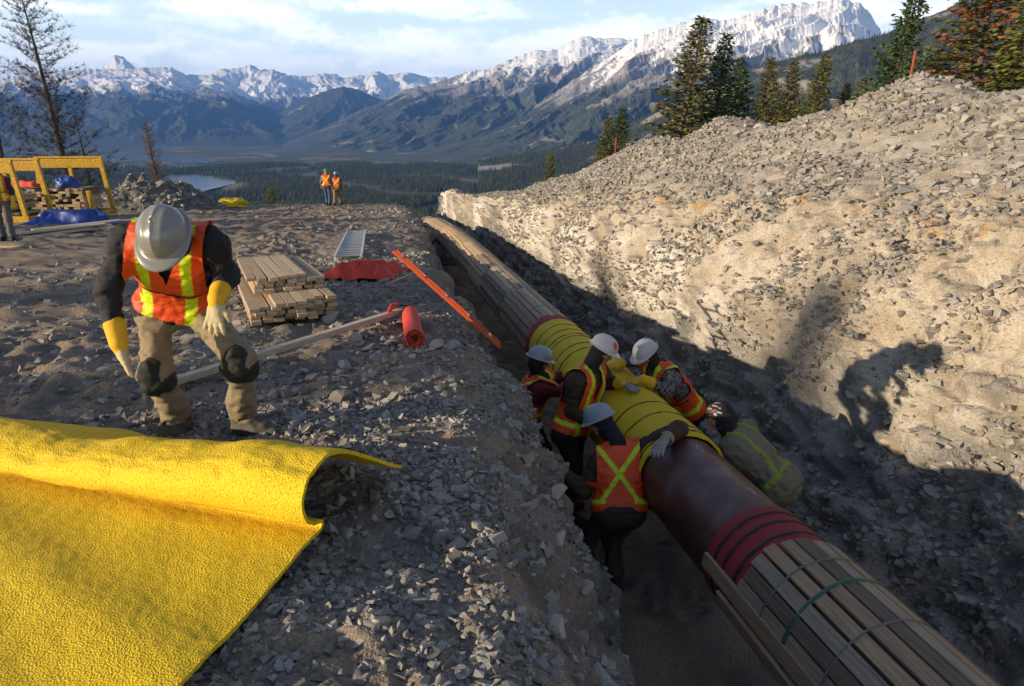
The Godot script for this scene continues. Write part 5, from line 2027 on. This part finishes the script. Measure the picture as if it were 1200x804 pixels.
func build_people() -> void:
	var tn := noise_tex(0.05, 512, FastNoiseLite.TYPE_SIMPLEX_SMOOTH, 0.82, 1.08, false, 1.0, 5, 23)
	var tw := noise_tex(0.12, 512, FastNoiseLite.TYPE_SIMPLEX_SMOOTH, 0, 1, true, 2.0, 3, 24)
	M.cloth = triplanar(vertex_mat(0.82), 3.0, tn, tw, 0.35, false)
	M.vest = triplanar(vertex_mat(0.6), 3.0, tn, tw, 0.25, false)
	M.hat_grey = mat(lin(0.20, 0.20, 0.20), 0.27)
	M.hat_white = mat(lin(0.48, 0.475, 0.46), 0.34)
	M.hat_blue = mat(lin(0.24, 0.28, 0.34), 0.35)
	M.hat_green = mat(lin(0.02, 0.22, 0.10), 0.4)
	M.logo_red = mat(lin(0.62, 0.06, 0.03), 0.5)
	M.paper = mat(lin(0.70, 0.72, 0.74), 0.6)
	M.print_grey = mat(lin(0.25, 0.27, 0.3), 0.6)
	var skin := Color(0.36, 0.19, 0.12)
	var lip := Color(0.25, 0.09, 0.07)
	var eye := Color(0.02, 0.015, 0.012)
	var navy := Color(0.010, 0.011, 0.016)
	var khaki := Color(0.235, 0.185, 0.115)
	var boot := Color(0.085, 0.085, 0.065)
	var yel := Color(0.72, 0.42, 0.012)
	var cream := Color(0.52, 0.44, 0.27)
	var brown := Color(0.055, 0.030, 0.016)
	var black := Color(0.010, 0.010, 0.012)
	# --- the man bending over the mat
	var J := {"pelvis": at_depth(208, 352, 3.86), "neck": at_depth(199, 266, 3.50), "head": at_depth(197, 281, 3.31),
		"sr": at_depth(147, 279, 3.52), "sl": at_depth(250, 281, 3.52), "er": at_depth(126, 342, 3.46), "wr": at_depth(139, 402, 3.36),
		"el": at_depth(266, 322, 3.66), "wl": at_depth(254, 350, 3.44),
		"hr": at_depth(183, 362, 3.85), "hl": at_depth(234, 362, 3.85), "kr": at_depth(182, 436, 3.62), "kl": at_depth(281, 422, 3.62),
		"ar": at_depth(210, 490, 3.74), "al": at_depth(285, 489, 3.74), "tr": at_depth(190, 508, 3.60), "tl": at_depth(328, 510, 3.64),
		"face": Vector3(0.02, -0.62, 0.78), "up": Vector3(0.03, 0.62, 0.75),
		"hr_dir": Vector3(0.22, -1.0, 0.10), "hr_n": Vector3(0.8, 0.1, -0.5), "hl_dir": Vector3(-0.12, -0.95, 0.25), "hl_n": Vector3(0.1, -0.3, -0.9), "hip": Vector3(1, 0, 0)}
	var at := on_bench(252, 500)
	person("man bent forward in orange vest, grey hard hat and knee pads beside the mat", J, [navy, khaki, boot, cream, cream, yel, skin, navy, eye, Color(0.012, 0.016, 0.013), lip],
		{"at": at, "cell": 0.012, "vest_cell": 0.0078, "vest": 1, "hem": 0.02, "hat": M.hat_grey, "pads": true, "bulk": 0.89, "wrinkle": 0.012, "ground": -0.01, "curl": 0.4, "hand_cell": 0.005})
	# --- the crew in the trench (s along the pipe, q across, h above its axis)
	var F := -0.98
	J = {"pelvis": pq(0.45, -0.66, 0.0), "neck": pq(0.55, -0.45, 0.62), "head": pq(0.53, -0.335, 0.80), "sr": pq(0.42, -0.64, 0.54), "sl": pq(0.70, -0.28, 0.56),
		"er": pq(0.36, -0.67, 0.25), "wr": pq(0.24, -0.47, 0.13), "el": pq(0.66, -0.17, 0.40), "wl": pq(0.44, -0.13, 0.475), "kr": pq(0.32, -0.62, -0.46), "kl": pq(0.58, -0.56, -0.46),
		"ar": pq(0.34, -0.72, F + 0.10), "al": pq(0.66, -0.66, F + 0.10), "tr": pq(0.26, -0.55, F + 0.03), "tl": pq(0.60, -0.50, F + 0.03),
		"face": DB * 0.8 - DA * 0.45 - Vector3(0, 0.65, 0), "up": Vector3(0, 0.9, 0) + DB * 0.42 - DA * 0.15, "hl_dir": -DA * 0.8 + DB * 0.5 - Vector3(0, 0.12, 0), "hl_n": Vector3.DOWN}
	person("worker in brown coat and orange vest, white hard hat, hand on the pipe", J, [brown, Color(0.03, 0.026, 0.02), black, Color(0.2, 0.21, 0.22), Color(0.26, 0.27, 0.28), yel, skin, Color(0.014, 0.012, 0.012), eye, black, lip],
		{"at": pq(0.45, -0.66, F), "vest": 1, "hat": M.hat_white, "stick": 1, "bulk": 1.05, "group": "crew around the pipe", "cell": 0.015})
	J = {"pelvis": pq(-0.75, -0.56, -0.25), "neck": pq(-0.45, -0.50, 0.25), "head": pq(-0.31, -0.60, 0.40), "sr": pq(-0.54, -0.28, 0.24), "sl": pq(-0.50, -0.68, 0.12),
		"er": pq(-0.67, -0.03, 0.44), "wr": pq(-0.83, -0.23, 0.43), "el": pq(-0.56, -0.83, -0.12), "wl": pq(-0.40, -1.0, 0.03), "kr": pq(-0.60, -0.56, -0.62), "kl": pq(-0.55, -0.78, -0.62),
		"ar": pq(-0.85, -0.60, F + 0.10), "al": pq(-0.80, -0.84, F + 0.10), "tr": pq(-0.66, -0.60, F + 0.03), "tl": pq(-0.62, -0.86, F + 0.03),
		"face": -DB * 0.75 + DA * 0.35 - Vector3(0, 0.55, 0), "up": Vector3(0, 0.85, 0) - DB * 0.35 + DA * 0.30, "hr_dir": -DB * 0.55 - DA * 0.5 - Vector3(0, 0.35, 0), "hr_n": DB * 0.3 - Vector3(0, 0.8, 0), "hl_dir": -DB * 0.6 + Vector3(0, 0.5, 0) + DA * 0.3, "hl_n": -DB}
	person("worker seen from behind, lime cross on orange vest, blue grey hard hat with paper label", J, [brown, Color(0.035, 0.028, 0.02), black, Color(0.28, 0.29, 0.29), Color(0.32, 0.32, 0.31), Color(0.30, 0.27, 0.2), skin, Color(0.008, 0.010, 0.020), eye, black, lip],
		{"at": pq(-0.75, -0.6, F), "vest": 1, "hat": M.hat_blue, "stick": 2, "bulk": 1.05, "group": "crew around the pipe", "cell": 0.014, "cuffs": false, "vest_cell": 0.010})
	J = {"pelvis": pq(0.92, 0.86, -0.05), "neck": pq(0.85, 0.39, 0.52), "head": pq(0.815, 0.27, 0.64), "sl": pq(0.64, 0.50, 0.41), "sr": pq(1.06, 0.43, 0.45),
		"el": pq(0.50, 0.38, 0.34), "wl": pq(0.54, 0.13, 0.475), "er": pq(1.15, 0.20, 0.50), "wr": pq(1.0, 0.0, 0.475), "kl": pq(0.82, 0.74, -0.52), "kr": pq(1.05, 0.74, -0.52),
		"al": pq(0.82, 0.92, F + 0.10), "ar": pq(1.08, 0.92, F + 0.10), "tl": pq(0.80, 0.74, F + 0.03), "tr": pq(1.08, 0.74, F + 0.03),
		"face": -DB * 0.75 - DA * 0.25 - Vector3(0, 0.6, 0), "up": Vector3(0, 0.8, 0) - DB * 0.5 - DA * 0.1, "hl_dir": -DB * 0.95 + DA * 0.25 - Vector3(0, 0.1, 0), "hl_n": Vector3.DOWN, "hr_dir": -DB - DA * 0.2, "hr_n": Vector3.DOWN}
	person("worker in dark checked shirt and orange vest leaning over the far side of the pipe", J, [Color(0.016, 0.016, 0.018), Color(0.02, 0.02, 0.022), black, Color(0.55, 0.36, 0.03), yel, yel, skin, Color(0.013, 0.012, 0.012), eye, black, lip],
		{"at": pq(0.94, 0.86, F), "vest": 1, "hat": M.hat_white, "plaid": true, "bulk": 1.05, "group": "crew around the pipe", "cell": 0.0125, "short": false})
	var cov := Color(0.19, 0.165, 0.12)
	J = {"pelvis": pq(-0.84, 0.88, -0.10), "neck": pq(-0.52, 0.53, 0.32), "head": pq(-0.45, 0.46, 0.42), "sl": pq(-0.72, 0.52, 0.20), "sr": pq(-0.44, 0.74, 0.28),
		"el": pq(-0.66, 0.46, -0.05), "wl": pq(-0.48, 0.47, -0.20), "er": pq(-0.22, 0.72, 0.02), "wr": pq(-0.18, 0.52, -0.12), "kl": pq(-0.86, 0.74, -0.50), "kr": pq(-0.62, 0.88, -0.50),
		"al": pq(-1.02, 0.86, F + 0.10), "ar": pq(-0.78, 1.02, F + 0.10), "tl": pq(-0.90, 0.72, F + 0.03), "tr": pq(-0.64, 0.90, F + 0.03),
		"face": -DB * 0.8 + DA * 0.35 - Vector3(0, 0.45, 0), "up": Vector3(0, 0.8, 0) - DB * 0.3 + DA * 0.4}
	var w4 := person("worker in khaki coveralls with lime stripes crouching against the trench wall side", J, [cov, cov, black, Color(0.3, 0.28, 0.22), Color(0.3, 0.28, 0.22), cov, skin, black, eye, black, lip],
		{"at": pq(-0.85, 0.93, F), "bulk": 1.16, "group": "crew around the pipe", "cell": 0.0125, "cuffs": false, "wrinkle": 0.016, "stripes": true, "short": false})
	cap(w4, J, pq(-0.85, 0.93, F))
	var maroon := Color(0.13, 0.012, 0.016)
	J = {"pelvis": pq(1.30, -0.90, -0.1), "neck": pq(1.28, -0.80, 0.33), "head": pq(1.26, -0.80, 0.50), "sr": pq(1.12, -0.80, 0.24), "sl": pq(1.45, -0.72, 0.28),
		"er": pq(1.10, -0.58, 0.20), "wr": pq(1.20, -0.42, 0.24), "el": pq(1.45, -0.55, 0.22), "wl": pq(1.40, -0.38, 0.30), "kr": pq(1.18, -0.74, -0.52), "kl": pq(1.42, -0.74, -0.52),
		"ar": pq(1.18, -0.92, F + 0.10), "al": pq(1.42, -0.92, F + 0.10), "tr": pq(1.16, -0.74, F + 0.03), "tl": pq(1.40, -0.74, F + 0.03),
		"face": DB * 0.85 - Vector3(0, 0.5, 0), "up": Vector3(0, 0.9, 0) + DB * 0.3}
	person("worker in maroon sleeves and blue grey hard hat, half hidden behind the trench edge", J, [maroon, Color(0.03, 0.026, 0.02), black, yel, yel, yel, skin, Color(0.014, 0.012, 0.012), eye, black, lip],
		{"at": pq(1.30, -0.90, F), "vest": 1, "hat": M.hat_blue, "bulk": 1.03, "group": "crew around the pipe", "cell": 0.022, "vest_cell": 0.015})
	# --- two people walking off along the bench, one worker by the racks
	walker(on_bench(385, 243), 0.15, "person walking away in orange vest, blue trousers and green hard hat", [Color(0.12, 0.15, 0.2), Color(0.05, 0.085, 0.16), black, skin, skin, skin, skin, skin, eye, black, lip], M.hat_green, 1.78, PI)
	walker(on_bench(396, 242), -0.3, "person in orange vest and tan trousers walking beside the green hatted one", [Color(0.05, 0.03, 0.02), Color(0.25, 0.16, 0.08), black, skin, skin, skin, skin, Color(0.1, 0.07, 0.05), eye, black, lip], M.hat_blue, 1.66, PI)
	walker(on_bench(10, 282), 0.10, "worker in orange vest and grey trousers standing by the racks", [Color(0.03, 0.03, 0.035), Color(0.12, 0.12, 0.125), black, yel, yel, yel, skin, black, eye, black, lip], M.hat_white, 1.80, 0.5, 0.024)

func walker(at: Vector3, step: float, label: String, pal: Array, hat: Material, tall: float, turn: float, cell := 0.034) -> void:
	var k := tall / 1.78
	var f := Vector3(sin(turn), 0, cos(turn))
	var l := Vector3(cos(turn), 0, -sin(turn))
	var P := func(x: float, y: float, z: float) -> Vector3: return at + (l * x + Vector3(0, y, 0) + f * z) * k
	var J := {"pelvis": P.call(0, 0.96, 0), "neck": P.call(0, 1.46, 0.03), "head": P.call(0, 1.62, 0.06), "sl": P.call(0.19, 1.41, 0.02), "sr": P.call(-0.19, 1.41, 0.02),
		"el": P.call(0.25, 1.14, -0.02 - step * 0.3), "wl": P.call(0.25, 0.92, 0.12 - step * 0.3), "er": P.call(-0.25, 1.14, -0.02 + step * 0.3), "wr": P.call(-0.25, 0.92, 0.12 + step * 0.3),
		"kl": P.call(0.10, 0.52, 0.06 + step * 0.5), "kr": P.call(-0.10, 0.52, 0.04 - step * 0.3), "al": P.call(0.10, 0.10, step), "ar": P.call(-0.10, 0.10, -step),
		"tl": P.call(0.12, 0.03, step + 0.18), "tr": P.call(-0.12, 0.03, -step + 0.18), "face": f, "up": Vector3.UP + f * 0.1}
	person(label, J, pal, {"at": at, "vest": 1, "hat": hat, "cell": cell, "vest_cell": 0.025, "ground": 0.0, "hand_cell": 0.011, "hem": -0.05})

func cap(root: Node3D, J: Dictionary, at: Vector3) -> void:
	# knitted black, white and red cap
	var up: Vector3 = J.up.normalized()
	var fc: Vector3 = J.face
	fc = (fc - up * fc.dot(up)).normalized()
	var rt := up.cross(fc)
	var c: Vector3 = J.head - at + up * 0.035
	var P := PackedVector3Array()
	var C := PackedColorArray()
	for i in 14:
		var th := PI * 0.56 * i / 13.0
		for j in 41:
			var a := -TAU * j / 40.0
			var d := Vector3(sin(th) * sin(a), cos(th), sin(th) * cos(a))
			var r := 0.102 + 0.003 * sin(a * 20.0) + 0.006 * n2.get_noise_3dv(d * 2.0)
			P.append(c + (rt * d.x + up * d.y + fc * d.z) * r)
			var n := n1.get_noise_3dv(d * 5.5 + Vector3(3, 8, 1))
			C.append(Color(0.55, 0.55, 0.56) if n > 0.27 else (Color(0.40, 0.12, 0.07) if n < -0.38 else Color(0.012, 0.012, 0.016)))
	part("knitted_cap", grid_mesh(P, C, 14, 41, true), M.cloth, root)
